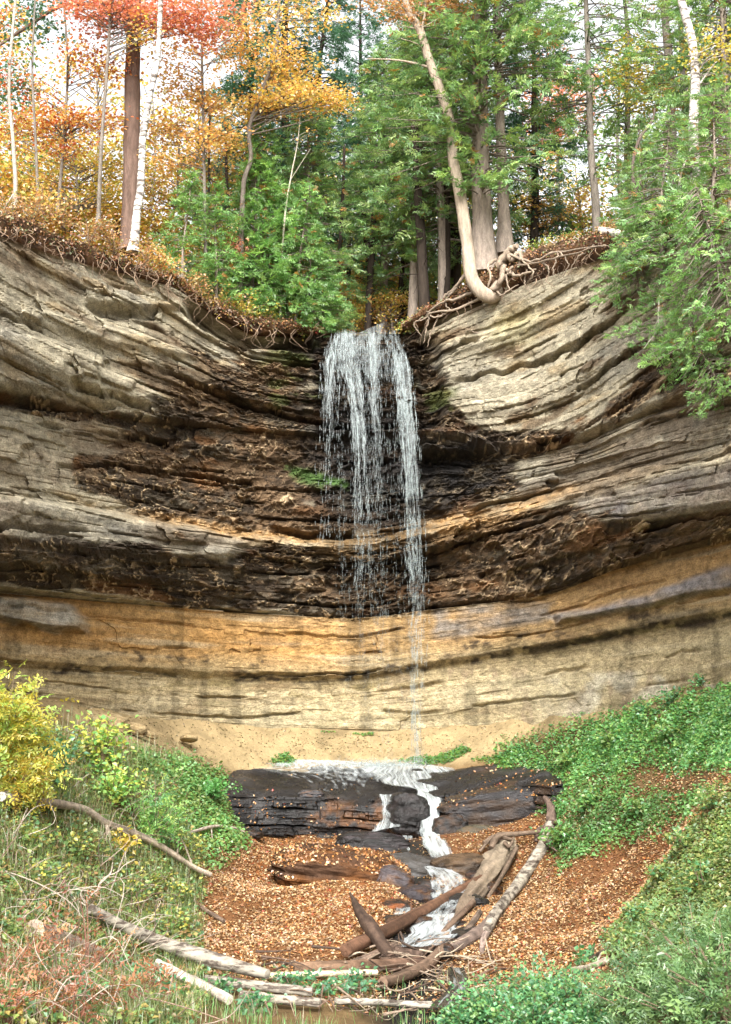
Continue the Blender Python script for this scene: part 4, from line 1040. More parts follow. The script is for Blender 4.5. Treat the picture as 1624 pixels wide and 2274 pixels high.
def conifer_mesh(rng, h, r, nb, pal, spray=0.5, z0=0.08, droop=0.25, dens=10, tr=0.10, bark=CEDAR_BARK, K=5, lw=0.34, topp=0.75, side=None, spread=50, brown=0.03, shapeexp=0.8, thin=1.0):
    """upright evergreen of flat feathery sprays, height h, spread r, base at the origin"""
    g = G(); zz = np.linspace(0, h, 26)
    wob = np.stack([0.10 * vn(zz * 0.35, zz * 0 + rng.random() * 50, 2) * zz / h * 3, 0.1 * vn(zz * 0.35 + 9, zz * 0 + rng.random() * 50, 3), zz], -1)
    wob[:, :2] -= wob[0, :2]
    rad = tr * (1 - 0.93 * zz / h); rad[0] *= 1.7; rad[1] *= 1.25
    tube(g, wob, rad, 9, bark, 0.12, 3)
    gl = G(); C, D, N, L, cols = [], [], [], [], []
    for i in range(nb):
        f = z0 + (1 - z0) * (rng.random() ** 0.85)
        az = rng.uniform(0, 2 * np.pi)
        if side is not None and rng.random() < 0.55:
            az = side + rng.normal(0, 0.7)
        rr = r * ((1 - f) ** shapeexp * 0.95 + 0.06) * rng.uniform(0.55, 1.12) * min(1.0, 0.55 + (f - z0) * 5)
        o = np.array([np.interp(f * h, zz, wob[:, 0]), np.interp(f * h, zz, wob[:, 1]), f * h])
        dr = np.array([math.cos(az), math.sin(az), 0])
        s = np.linspace(0, 1, 8)[:, None]
        dz = (0.15 * s - droop * s ** 1.6 + 0.30 * droop * s ** 4) * rr * 1.4
        pth = o + dr * rr * s + np.array([0, 0, 1.0]) * dz
        tube(g, pth, np.linspace(0.012 + 0.010 * rr, 0.004, 8), 4, np.array(bark) * 0.8, 0, cap=False)
        m = max(2, int(dens * (0.35 + rr / max(r, 0.1)) * thin))
        m = int(m * 0.95); q = rng.uniform(0.22, 1.0, m) ** 0.8
        pc_ = np.stack([np.interp(q, s[:, 0], pth[:, j]) for j in range(3)], -1)
        sg = rng.choice([-1, 1], m)[:, None]; pc_ = pc_ + rng.normal(0, 0.10, (m, 3)); sd = np.cross(dr, [0, 0, 1.0])
        dd_ = dr * rng.uniform(0.5, 1.1, (m, 1)) + sd * sg * rng.uniform(0.1, 0.9, (m, 1)) * (1.15 - q[:, None]) - np.array([0, 0, 1]) * rng.uniform(-0.15, 0.55, (m, 1))
        C.append(pc_); D.append(dd_); N.append(np.array([0, 0, 1.0]) + rng.normal(0, 0.6, (m, 3)))
        L.append(spray * 0.85 * rng.uniform(0.5, 1.25, m) * (0.7 + 0.3 * (1 - f)))
        tone = rng.uniform(0.82, 1.18)
        cc_ = palette(rng, m, pal, None, 0.15) * tone
        cc_[rng.random(m) < brown] = (0.38, 0.20, 0.06)
        cols.append(cc_)
    fronds(gl, np.concatenate(C), np.concatenate(D), np.concatenate(N), np.concatenate(L), K + 1, lw, np.concatenate(cols), spread, lk=0.46)
    return g.mesh('conifer_trunk', M_BARK, True), gl.mesh('conifer_crown', M_CEDAR)

CM = {}
CM['young'] = conifer_mesh(TR, 4.0, 1.15, 110, CEL, 0.42, 0.03, 0.2, 11, 0.06, K=6)
CM['young2'] = conifer_mesh(TR, 6.0, 2.0, 150, CEL, 0.52, 0.02, 0.3, 13, 0.08, K=6)
CM['cedar'] = conifer_mesh(TR, 11.0, 2.7, 280, CE, 0.56, 0.04, 0.35, 14, 0.16, K=6, shapeexp=0.6)
CM['cedar2'] = conifer_mesh(TR, 14.0, 3.2, 300, CE, 0.6, 0.2, 0.35, 15, 0.22, K=6, shapeexp=0.5)
CM['tall'] = conifer_mesh(TR, 22.0, 3.6, 400, CE, 0.58, 0.11, 0.35, 13, 0.34, K=6, shapeexp=0.3, side=-math.pi / 2 - 0.5)
CM['tall2'] = conifer_mesh(TR, 22.0, 3.4, 190, CE, 0.58, 0.26, 0.35, 12, 0.24, K=6, shapeexp=0.3, side=-math.pi / 2 - 2.6)
CM['hemlock'] = conifer_mesh(TR, 18.0, 3.2, 250, CED, 0.6, 0.2, 0.3, 15, 0.22, DARK_BARK, K=6, spread=60, brown=0.0)
CM['hem2'] = conifer_mesh(TR, 21.0, 3.6, 200, CED, 0.62, 0.25, 0.2, 14, 0.26, DARK_BARK, K=6, brown=0.0)
CM['loose'] = conifer_mesh(TR, 20.0, 2.8, 150, CE + [(0.2, 0.3, 0.08)], 0.6, 0.2, 0.35, 11, 0.17, GREY_BARK, K=5, shapeexp=0.4)
CM['hang'] = conifer_mesh(TR, 4.6, 2.4, 150, CEL, 0.5, 0.02, 0.7, 9, 0.09, K=6, shapeexp=0.45)
CM['hang2'] = conifer_mesh(TR, 6.5, 2.4, 180, CEL + CE, 0.5, 0.02, 0.5, 10, 0.1, K=6, shapeexp=0.5)

def conifer(kind, name, label, base, scale=1.0, rz=0.0, tilt=(0, 0), group=None, sz=1.0, cat='tree'):
    t = root(name, base, label, cat, group)
    t.rotation_euler = (tilt[0], tilt[1], rz); t.scale = (scale, scale, scale * sz)
    link('trunk', CM[kind][0], t); link('crown', CM[kind][1], t)
    return t
def on_top(vx, y, dz=-0.1):
    """a point on the plateau in picture column vx at depth y"""
    t = (vx * SX - 365.5) / (FPX * cp - 200 * sp); x = t * y
    return np.array([x, y, float(plat_z(np.array(x), np.array(y))) + dz])

# --- left: pine, birch, maples
PT = maple('pine_tree', 'tall pine with a thick straight reddish brown trunk among the orange maples', [(286, 560), (288, 500), (292, 380), (294, 200), (298, 0), (300, -350)], 41, 0.29, 0.22,
      [(300, -260, 3.5, 1.5, 60), (60, 60, 1.3, 0.7, 22), (20, 190, 1.0, 1.0, 20), (120, -40, 1.6, 0.7, 22), (500, 30, 1.0, 0.6, 8)], CED, leaf=0.16, bark=PINE_BARK, per=26, extra=[([(296, 20), (150, 10), (60, 60), (0, 100)], 0.09, 0.05)], sides=12)
maple('birch_tree', 'white birch leaning to the right in front of the thick pine trunk', [(296, 560), (304, 470), (312, 420), (318, 300), (331, 220), (350, 130), (357, 0), (362, -180)], 38.5, 0.135, 0.07,
      [(380, -120, 1.2, 1.0, 14), (330, 70, 0.5, 0.6, 5)], YE + OR, bark=WHITE_BARK, mat=M_BIRCH, extra=[([(345, 150), (385, 95), (420, 85)], 0.03, 0.012), ([(318, 300), (335, 250), (345, 210)], 0.025, 0.01)], sides=10)
maple('red_maple', 'maple with coral red leaves spreading over the pine and the birch', [(218, 500), (225, 330), (240, 120), (250, -60)], 39.5, 0.07, 0.04,
      [(200, 25, 1.5, 0.75, 34), (310, 40, 1.6, 0.8, 44), (400, 35, 1.3, 0.8, 34), (455, 60, 0.8, 0.7, 14), (280, -50, 2.2, 0.6, 36), (500, 10, 0.6, 0.3, 6)], RE, [3, 3, 2, 1], 0.15, per=30)
maple('orange_maple', 'slender maple with rusty orange leaf layers at the left end of the rim', [(128, 470), (140, 330), (150, 150), (140, -20)], 41, 0.06, 0.03,
      [(120, 255, 1.1, 0.35, 22), (60, 285, 0.9, 0.3, 14), (210, 270, 0.9, 0.35, 16), (200, 140, 1.2, 0.6, 20), (150, 330, 0.9, 0.3, 12), (60, 190, 0.8, 0.5, 9)], RO + OR, None, 0.14, per=28)
maple('orange_maple', 'maple with pale orange leaves between the birch and the young cedar', [(458, 640), (455, 475), (453, 350), (450, 200), (448, 40), (450, -100)], 41.6, 0.065, 0.03,
      [(380, 290, 0.9, 0.5, 20), (470, 310, 1.0, 0.45, 22), (420, 200, 1.0, 0.6, 22), (510, 120, 0.9, 0.5, 16), (540, 70, 0.7, 0.4, 12), (390, 110, 0.9, 0.5, 12), (370, 370, 0.7, 0.5, 12), (480, 230, 0.7, 0.5, 10)], OR, None, 0.14, per=28)
maple('golden_maple', 'crooked trunked maple with golden orange leaves against the dark hemlocks', [(530, 690), (536, 540), (540, 425), (545, 390), (558, 350), (553, 290), (575, 220), (610, 120), (620, 0), (620, -120)], 43, 0.10, 0.05,
      [(640, 165, 1.2, 0.7, 30), (690, 220, 1.3, 0.5, 30), (600, 235, 0.9, 0.45, 20), (560, 240, 0.6, 0.35, 10), (640, 90, 1.0, 0.5, 8), (680, 20, 1.4, 0.5, 14), (740, 230, 0.6, 0.3, 8), (600, 20, 0.8, 0.4, 4)], OR + YE[:2], [3, 4, 1, 4, 3, 2], 0.15, per=28)
maple('sapling', 'pale whip thin sapling rising through the green cedars', [(622, 725), (626, 580), (634, 470), (645, 400), (662, 310), (668, 230)], 43.2, 0.04, 0.013,
      [(668, 215, 0.4, 0.3, 5), (690, 300, 0.2, 0.15, 2)], OR, None, 0.12, bark=(0.42, 0.38, 0.3), per=14, extra=[([(645, 400), (690, 330)], 0.014, 0.005), ([(640, 440), (620, 400)], 0.01, 0.004)])
maple('yellow_maple', 'yellow leaved understory tree behind the left end of the rim', [(170, 470), (172, 420), (165, 330), (160, 240)], 44, 0.06, 0.02,
      [(60, 400, 1.2, 0.9, 30), (190, 390, 1.3, 0.9, 34), (260, 360, 1.0, 0.9, 20), (230, 440, 1.2, 0.6, 20), (120, 340, 1.1, 0.6, 18)], YE + OR[1:2], None, 0.14, per=26)
maple('yellow_maple', 'yellow orange understory tree between the pine trunk and the young cedar', [(400, 470), (395, 400), (400, 300), (410, 250)], 44.5, 0.05, 0.02,
      [(420, 400, 1.4, 0.9, 36), (350, 440, 1.0, 0.6, 18), (500, 400, 1.2, 0.7, 24), (520, 330, 0.9, 0.6, 14)], YE + OR, None, 0.14, per=26)
maple('rooted_sapling', 'grey sapling perched on bare dangling roots at the left end of the rim', [(32, 465), (34, 400), (28, 300), (20, 180), (34, 0), (40, -100)], 34.2, 0.065, 0.03,
      [(15, 240, 0.5, 0.7, 8), (10, 150, 0.4, 0.4, 5), (5, 40, 0.6, 0.4, 6)], RE[:1] + RO, None, 0.12, per=16, bark=(0.34, 0.3, 0.25),
      extra=[([(32, 440), (15, 480), (8, 530)], 0.035, 0.01), ([(32, 445), (45, 500), (75, 560)], 0.03, 0.008), ([(33, 440), (60, 480), (92, 530)], 0.03, 0.008), ([(30, 450), (28, 500), (40, 570)], 0.03, 0.008), ([(31, 430), (5, 470), (-15, 520)], 0.03, 0.008)])
maple('ash_sapling', 'dark stemmed sapling behind the rooted sapling', [(85, 470), (80, 330), (72, 150), (80, -40)], 38, 0.05, 0.025, [(40, 330, 0.8, 0.8, 8), (70, 120, 0.8, 0.8, 8)], GR, None, 0.12, per=12)
# --- conifers, left and middle
conifer('young', 'young_cedar', 'small bright green cone shaped cedar standing on the rim', P(405, 620, 40.6), 0.92, 0.4)
conifer('young2', 'young_cedar', 'low feathery cedar spilling over the rim left of the fall', P(655, 735, 43.4), 0.84, 1.9, (0.05, -0.15))
conifer('young2', 'young_cedar', 'feathery mid green cedar rising behind the low rim cedar', P(590, 715, 43.8), 1.2, 2.9, (0, 0.03))
conifer('cedar', 'cedar_tree', 'broad green cedar directly left of the notch', on_top(680, 45.2), 0.88, 4.2, (0, -0.02))
conifer('cedar2', 'cedar_tree', 'dark green cedar leaning over the stream notch', on_top(850, 48.0), 0.9, 0.7)
conifer('young2', 'young_cedar', 'bright cedar between the golden maple trunk and the pale sapling', P(560, 715, 43.6), 1.0, 0.9)
conifer('young2', 'young_cedar', 'fanned cedar right against the left side of the notch', P(700, 740, 43.6), 0.72, 4.0, (0.0, 0.1))
conifer('young', 'young_cedar', 'slender young cedar between the cone shaped cedar and the golden maple', P(480, 680, 41.8), 1.1, 2.0)
conifer('hemlock', 'hemlock_tree', 'dark hemlock behind the golden maple', on_top(545, 47.5), 0.95, 0.2)
conifer('hem2', 'hemlock_tree', 'tall dark pine top behind the orange leaves', on_top(630, 48.5), 1.05, 1.2)
conifer('hemlock', 'hemlock_tree', 'hemlock just left of the sky gap above the notch', on_top(715, 51), 1.1, 3.9)
conifer('hemlock', 'hemlock_tree', 'dark hemlock filling the gap above the notch', on_top(900, 51), 1.05, 2.2)
conifer('cedar2', 'cedar_tree', 'spreading cedar above the notch with lit green fans', on_top(915, 45.5), 0.95, 3.4, (0.0, -0.05))
# --- right: the two big cedars and the bowed tree
conifer('tall', 'cedar_tree', 'thick trunked cedar standing on the exposed roots', P(1072, 610, 41.9), 1.05, 0.5, (0, -0.005))
conifer('tall2', 'cedar_tree', 'slimmer cedar with a flared foot beside the thick trunked cedar', P(1122, 566, 42.4), 0.9, 2.6, (0, 0.01))
maple('bowed_tree', 'pale tan tree bowed outward from the rim with a sharp hook at its foot', [(1118, 622, 41.2), (1098, 655, 40.6), (1072, 652, 40.4), (1048, 615, 40.5), (1040, 560), (1034, 510), (1022, 430), (1006, 350), (1000, 270), (978, 200), (952, 130), (932, 65), (905, 20), (890, -70)], 40.7, 0.25, 0.11,
      [(960, 15, 1.1, 0.5, 26), (890, 20, 0.8, 0.4, 12), (1010, 25, 0.6, 0.3, 8), (850, -10, 0.8, 0.4, 10)], PO, None, 0.12, bark=TAN_BARK, per=26,
      extra=[([(955, 150), (905, 137), (860, 132), (815, 130)], 0.05, 0.014), ([(935, 70), (945, 20), (940, -40)], 0.05, 0.03), ([(1000, 285), (990, 262), (985, 258)], 0.04, 0.02), ([(952, 130), (930, 100), (890, 85)], 0.03, 0.01)], sides=11)
conifer('cedar2', 'cedar_tree', 'bright fanned cedar filling the space behind the bowed tree', on_top(985, 44.5), 0.95, 5.0)
conifer('hem2', 'hemlock_tree', 'far dark evergreen in the sky gap above the notch', on_top(800, 57), 1.0, 1.4)
conifer('hemlock', 'hemlock_tree', 'dark hemlock with bare lower limbs behind the big cedars', on_top(1190, 46), 0.9, 1.0)
conifer('hem2', 'hemlock_tree', 'dark evergreen between the bowed tree and the big cedars', on_top(1010, 47), 0.95, 3.0)
maple('red_maple', 'coral red maple far back right of the big cedars', [(1240, 480), (1240, 300), (1242, 150)], 54, 0.09, 0.03, [(1240, 215, 1.6, 2.2, 60), (1225, 290, 1.4, 0.9, 20)], RE[:3], None, 0.17, per=26)
maple('orange_maple', 'low orange maple glowing behind the right rim', [(1290, 510), (1290, 470), (1285, 420)], 47, 0.05, 0.02, [(1280, 470, 1.3, 0.8, 34), (1190, 490, 1.2, 0.6, 24), (1180, 440, 0.9, 0.5, 10), (1340, 490, 0.9, 0.4, 10)], OR + YE[:1], None, 0.14, per=26)
maple('birch_tree', 'tall white birch above the hanging cedars', [(1555, 560), (1550, 470), (1540, 300), (1545, 180), (1537, 90), (1520, 25), (1500, -70), (1490, -180)], 33.4, 0.15, 0.09, [(1490, -100, 1.5, 0.8, 16), (1590, 120, 0.9, 0.7, 14)], YE, None, 0.12, bark=WHITE_BARK, mat=M_BIRCH, per=22, sides=10, extra=[([(1545, 200), (1580, 150), (1600, 130)], 0.03, 0.01)])
maple('poplar_tree', 'grey barked poplar partly hidden by cedar leaves beside the white birch', [(1500, 540), (1495, 400), (1490, 200), (1475, 0), (1465, -150)], 41, 0.17, 0.12, [(1470, 210, 1.2, 0.9, 26), (1420, 190, 1.0, 0.8, 22), (1400, 120, 1.0, 0.6, 12)], YE, None, 0.14, per=22)
maple('yellow_maple', 'golden poplar leaves behind the white birch', [(1600, 520), (1600, 300), (1595, 100)], 43, 0.07, 0.03, [(1590, 130, 1.1, 1.0, 34), (1575, 260, 1.0, 0.9, 20), (1610, 380, 0.9, 0.8, 16)], YE, None, 0.13, per=26)
conifer('loose', 'cedar_tree', 'open loose branched cedar right of the red maple', on_top(1330, 42), 0.95, 0.9)
conifer('loose', 'cedar_tree', 'open cedar between the poplar and the red maple', on_top(1410, 44), 0.9, 2.4)
conifer('loose', 'cedar_tree', 'open cedar behind the white birch', on_top(1530, 40), 0.9, 4.4)
conifer('cedar2', 'cedar_tree', 'tall cedar at the right end of the rim', on_top(1640, 36), 0.9, 5.2)
conifer('cedar', 'cedar_tree', 'cedar crowding the rim below the poplar', on_top(1430, 39.0), 0.5, 1.6)
for i, (vx, vy, y, k, s, rz, tl, lab) in enumerate([
    (1470, 640, 33.6, 'hang2', 0.72, 0.3, (0.12, 0), 'cedar growing out from the rim edge below the crooked snag'),
    (1570, 610, 31.6, 'hang2', 0.80, 2.1, (0.12, 0), 'dense cedar on the rim below the white birch'),
    (1450, 760, 33.6, 'hang', 0.50, 1.2, (0.3, 0.1), 'cedar tuft hanging over the pale cliff'),
    (1560, 790, 31.2, 'hang', 0.62, 3.2, (0.3, 0), 'broad cedar tuft drooping over the cliff face'),
    (1612, 880, 29.7, 'hang', 0.42, 4.4, (0.4, 0), 'lowest cedar tuft hanging on the cliff face'),
    (1640, 720, 29.8, 'hang', 0.75, 5.1, (0.3, 0), 'cedar clump at the far right end of the cliff top'),
    (1420, 650, 34.8, 'hang', 0.55, 0.4, (0.3, -0.2), 'cedar tuft beside the bare soil edge of the rim')]):
    conifer(k, 'cliff_cedar', lab, P(vx, vy, y), s, rz, tl, 'cedars hanging over the right end of the cliff')
# bare crooked snags on the right
def snag(name, label, pts, y, r0, r1, col, extra=(), mat=None, cat='dead tree', group=None):
    p = path_of(pts, y); b = p[0].copy(); g = G()
    tube(g, spline(p - b, 30), np.linspace(r0, r1, 30), 7, col, 0.12, 5)
    for e, a, c_ in extra:
        tube(g, spline(path_of(e, y) - b, 12), np.linspace(a, c_, 12), 5, col, 0.08, 6)
    o = g.obj(name, mat or M_BARK, smooth=True); o.location = [float(q) for q in b]
    return tag(o, label, cat, group)
snag('dead_tree', 'crooked dark snag with a kinked stem at the right of the cliff top', [(1450, 505), (1435, 460), (1412, 425), (1406, 370), (1420, 310), (1448, 270), (1455, 240)], 33.8, 0.07, 0.025, (0.12, 0.09, 0.075), [([(1448, 270), (1440, 250)], 0.02, 0.008), ([(1412, 425), (1425, 410), (1440, 465)], 0.03, 0.015)])
snag('dead_tree', 'thin pale dead stem among the right hand cedars', [(1512, 565), (1508, 500), (1507, 430), (1518, 370), (1545, 310), (1552, 295)], 32.6, 0.045, 0.012, (0.45, 0.41, 0.35))
snag('dead_branch', 'bare forked grey branch hanging out of the cliff cedars', [(1500, 640), (1470, 650), (1463, 690), (1460, 730), (1430, 775)], 32.6, 0.035, 0.008, (0.36, 0.32, 0.27), [([(1463, 735), (1485, 770)], 0.018, 0.005), ([(1475, 650), (1505, 655)], 0.02, 0.006), ([(1466, 700), (1440, 760)], 0.012, 0.004)], cat='branch')
# trunks in the shade behind the notch
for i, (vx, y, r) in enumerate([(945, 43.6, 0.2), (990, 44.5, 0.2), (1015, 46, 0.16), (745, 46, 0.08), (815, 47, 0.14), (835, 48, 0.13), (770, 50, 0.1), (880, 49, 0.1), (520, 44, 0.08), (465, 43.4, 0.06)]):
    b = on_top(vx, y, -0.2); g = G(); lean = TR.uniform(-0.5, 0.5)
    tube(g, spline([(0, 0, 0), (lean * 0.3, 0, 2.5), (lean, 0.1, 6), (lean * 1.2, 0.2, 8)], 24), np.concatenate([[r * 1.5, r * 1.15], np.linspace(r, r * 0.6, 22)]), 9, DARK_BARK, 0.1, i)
    for q in range(9):
        z = TR.uniform(1.0, 7); az = TR.uniform(0, 6.28); l = TR.uniform(0.6, 1.8)
        tube(g, spline([(lean * z / 9, 0, z), (lean * z / 9 + l * 0.5 * math.cos(az), l * 0.5 * math.sin(az), z + 0.1), (lean * z / 9 + l * math.cos(az), l * math.sin(az), z - 0.15)], 6), np.linspace(0.02, 0.006, 6), 4, DARK_BARK, 0, cap=False)
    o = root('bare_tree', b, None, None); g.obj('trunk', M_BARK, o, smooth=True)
    tag(o, ['thick bare trunk leaning at the right side of the notch', 'thick dark trunk just behind the leaning one at the notch', 'dark trunk half hidden behind the bowed tree', 'thin dark trunk at the left side of the stream notch', 'straight dark trunk seen right above the waterfall lip', 'dark trunk paired with the straight one above the waterfall lip', 'thin far trunk behind the left part of the notch', 'thin far trunk behind the right part of the notch', 'bare stem beside the small red leaved shrub on the left rim', 'thin bare stem right behind the small cone shaped cedar'][i], 'tree')

# --- the wood behind
BG = {}
def bg_tree(kind, pal, w, h=15, rr=3.0, nc=95, per=26, bark=GREY_BARK):
    g = G(); p = spline([(0, 0, 0), (0.2, 0, h * 0.4), (-0.1, 0.1, h * 0.75), (0.1, 0, h)], 26); tube(g, p, np.linspace(0.16, 0.03, 26), 7, bark, 0.08, 2)
    gl = G(); C, D, N = [], [], []
    for i in range(nc):
        f = 0.12 + 0.88 * TR.random() ** 0.9; az = TR.uniform(0, 6.28); r_ = rr * (0.35 + 0.65 * math.sin(math.pi * min(1, f * 0.85))) * TR.uniform(0.2, 1.0)
        tp = np.array([r_ * math.cos(az), r_ * math.sin(az), f * h]); s = np.array([0, 0, f * h - 0.5 * r_])
        if s[2] > 0.5:
            tube(g, spline([s, s * 0.4 + tp * 0.6 + np.array([0, 0, 0.1]), tp], 5), np.linspace(0.03, 0.008, 5), 4, bark, 0, cap=False)
        m = TR.poisson(per); off = TR.normal(0, 1, (m, 3)) * np.array([0.5, 0.5, 0.22])
        C.append(tp + off); D.append(off * np.array([1, 1, 0.3]) + TR.normal(0, 0.3, (m, 3))); N.append(TR.normal(0, 0.5, (m, 3)) + np.array([0, 0, 1]))
    C = np.concatenate(C); L = 0.19 * TR.uniform(0.7, 1.3, len(C))
    leaves(gl, C, np.concatenate(D), np.concatenate(N), L, L * 0.85, palette(TR, len(C), pal, w, 0.25))
    BG[kind] = (g.mesh('forest_trunk', M_BARK, True), gl.mesh('forest_crown', M_LEAF))
bg_tree('orange', OR + YE[:2], None); bg_tree('yellow', YE, None); bg_tree('green', GR + CE, None); bg_tree('rust', RO + OR[:2], None, 12)
bg_tree('under', YE + OR, None, 5.0, 2.2, 60, 28); bg_tree('under_green', GR + YE[2:], None, 4.5, 2.0, 55, 26)
bl = {'orange': 'orange leaved tree deep in the wood behind the rim', 'yellow': 'yellow leaved tree deep in the wood behind the rim', 'green': 'green leaved tree deep in the wood behind the rim', 'rust': 'rust red leaved tree deep in the wood behind the rim',
      'under': 'low golden understory tree in the wood behind the rim', 'under_green': 'low green understory tree in the wood behind the rim'}
def bg(kind, vx, y, s, sz=1.0):
    t = root('forest_tree' if 'under' not in kind else 'understory_tree', on_top(vx, y, -0.15), bl[kind], 'tree', {'orange': 'orange trees of the background wood', 'yellow': 'yellow trees of the background wood', 'green': 'green trees of the background wood', 'rust': 'rust red trees of the background wood', 'under': 'golden understory of the background wood', 'under_green': 'green understory of the background wood'}[kind])
    t.rotation_euler = (0, 0, TR.uniform(0, 6.28)); t.scale = (s, s, s * sz)
    link('trunk', BG[kind][0], t); link('crown', BG[kind][1], t)
for k, vx, y, s in [('orange', -60, 52, 1.0), ('rust', 60, 55, 0.9), ('orange', 200, 57, 1.0), ('yellow', 120, 62, 1.0), ('yellow', 330, 56, 0.9), ('orange', 430, 60, 1.0), ('green', 20, 66, 1.1), ('yellow', 480, 66, 1.0), ('orange', 560, 58, 1.0), ('green', 700, 60, 1.0), ('yellow', 760, 66, 1.0), ('green', 850, 60, 1.0), ('orange', 800, 72, 1.1), ('yellow', 940, 64, 1.0), ('green', 1080, 60, 1.0), ('orange', 1180, 62, 0.9), ('yellow', 1290, 64, 0.9), ('green', 1390, 58, 1.0), ('yellow', 1480, 62, 1.0), ('green', 1580, 56, 1.0), ('yellow', 1660, 60, 1.0), ('green', 1720, 48, 1.0), ('orange', -180, 46, 1.0), ('rust', 280, 70, 1.0), ('green', 620, 74, 1.1)]:
    bg(k, vx, y, s)
for k, vx, y, s in [('under', 738, 47, 0.5), ('under', 790, 48.5, 0.5), ('under', 868, 47.5, 0.5), ('under', 735, 51, 0.9), ('under', 800, 54, 1.0), ('under', 860, 52, 0.9), ('under', 910, 56, 1.0), ('under', 780, 60, 1.2), ('under', 1170, 50, 0.8), ('under', 1110, 52, 0.9), ('under', 1040, 55, 1.0), ('under_green', 970, 52, 0.9), ('under', 680, 54, 0.9), ('under', 560, 49, 0.8), ('under', 470, 46, 0.8), ('under', 360, 47, 0.9), ('under', 250, 46, 0.9), ('under', 140, 46, 0.9), ('under', 40, 44, 0.9), ('under', -60, 42, 0.9), ('under', 1250, 49, 0.8), ('under_green', 1360, 46, 0.9), ('under', 1430, 50, 0.9), ('under_green', 1520, 46, 0.9), ('under_green', 1600, 44, 0.9), ('under_green', 1700, 40, 0.9), ('under', 620, 60, 1.1)]:
    bg(k, vx, y, s)
# ------------------------------------------------------------ soil lip and roots along the rim
ER = np.random.default_rng(77)
def rimy(vx):
    return np.interp(vx, vxs, rim_y)
def soil_bank(name, label, xs, top, over):
    vx = np.linspace(xs[0], xs[1], int((xs[1] - xs[0]) / 2.8)); ry = rimy(vx); t_ = ip(vx, top); rl = ip(vx, BEDS[0][1])
    t_ = np.minimum(t_, rl - 6) + 5 * fbm(vx / 40.0, vx * 0, 3, 7)
    A = []
    prof_ = [(6.0, -0.02, 1), (3.0, 0.0, 1), (1.2, 0.05, 1), (0.3, 0.02, 1), (-over * 0.6, -0.05, 1), (-over, 0.25, 0), (-over * 0.95, 0.5, 0), (-over * 0.6, 0.75, 0), (-0.02, 1.0, 0), (0.35, 1.12, 0)]
    tw_ = P(vx, t_, ry); rw = P(vx, rl, ry)
    for b, f, top_ in prof_:
        q = tw_ * 1.0
        z = tw_[:, 2] * (1 - f) + rw[:, 2] * f
        zp = plat_z(tw_[:, 0], ry + b) + 0.05
        if b > 1: z = z * (1 - sst(1, 5, b)) + zp * sst(1, 5, b)
        A.append(np.stack([tw_[:, 0], ry + b, z], -1))
    A = np.array(A); R_ = []
    ff = np.linspace(0, len(A) - 1, 46)
    for f in ff:
        i = min(int(f), len(A) - 2); R_.append(A[i] * (1 - f + i) + A[i + 1] * (f - i))
    V = np.array(R_); rr = np.linspace(0, 1, 46)[:, None] * np.ones(len(vx))
    n1 = fbm(V[..., 0] * 1.6, V[..., 2] * 2.0 + V[..., 1], 4, 8); n2 = fbm(V[..., 0] * 6, V[..., 2] * 7, 3, 9)
    V[..., 1] -= (0.28 * n1 + 0.08 * n2) * sst(0.25, 0.5, rr); V[..., 2] += 0.14 * n1 * (1 - sst(0.5, 0.7, rr)) + 0.05 * n2
    C = np.broadcast_to(C3(0.065, 0.04, 0.027), V.shape).copy()
    C = mx(C, C3(0.14, 0.08, 0.045), sst(-0.2, 0.4, n1 + n2)); C = mx(C, C3(0.20, 0.15, 0.06), (1 - sst(0.35, 0.55, rr)) * sst(-0.1, 0.4, n2))
    g = G(); g.add(V.reshape(-1, 3), gridq(*V.shape[:2])[:, ::-1], C.reshape(-1, 3))
    tag(g.obj(name, M_SOIL, smooth=True), label, 'soil bank', kind='structure')
    return vx, V
SL = soil_bank('soil_bank', 'crumbling brown soil lip along the left rim', (-500, 712), [(-500, 350), (-60, 450), (30, 492), (130, 526), (230, 565), (300, 590), (380, 618), (450, 662), (560, 708), (640, 722), (712, 738)], 0.25)
SR = soil_bank('soil_bank', 'brown root bound soil mound on the right rim', (893, 2000), [(893, 736), (930, 705), (1000, 662), (1060, 632), (1100, 604), (1200, 560), (1290, 532), (1345, 526), (1380, 535), (1500, 520), (1700, 460), (2000, 380)], 0.55)

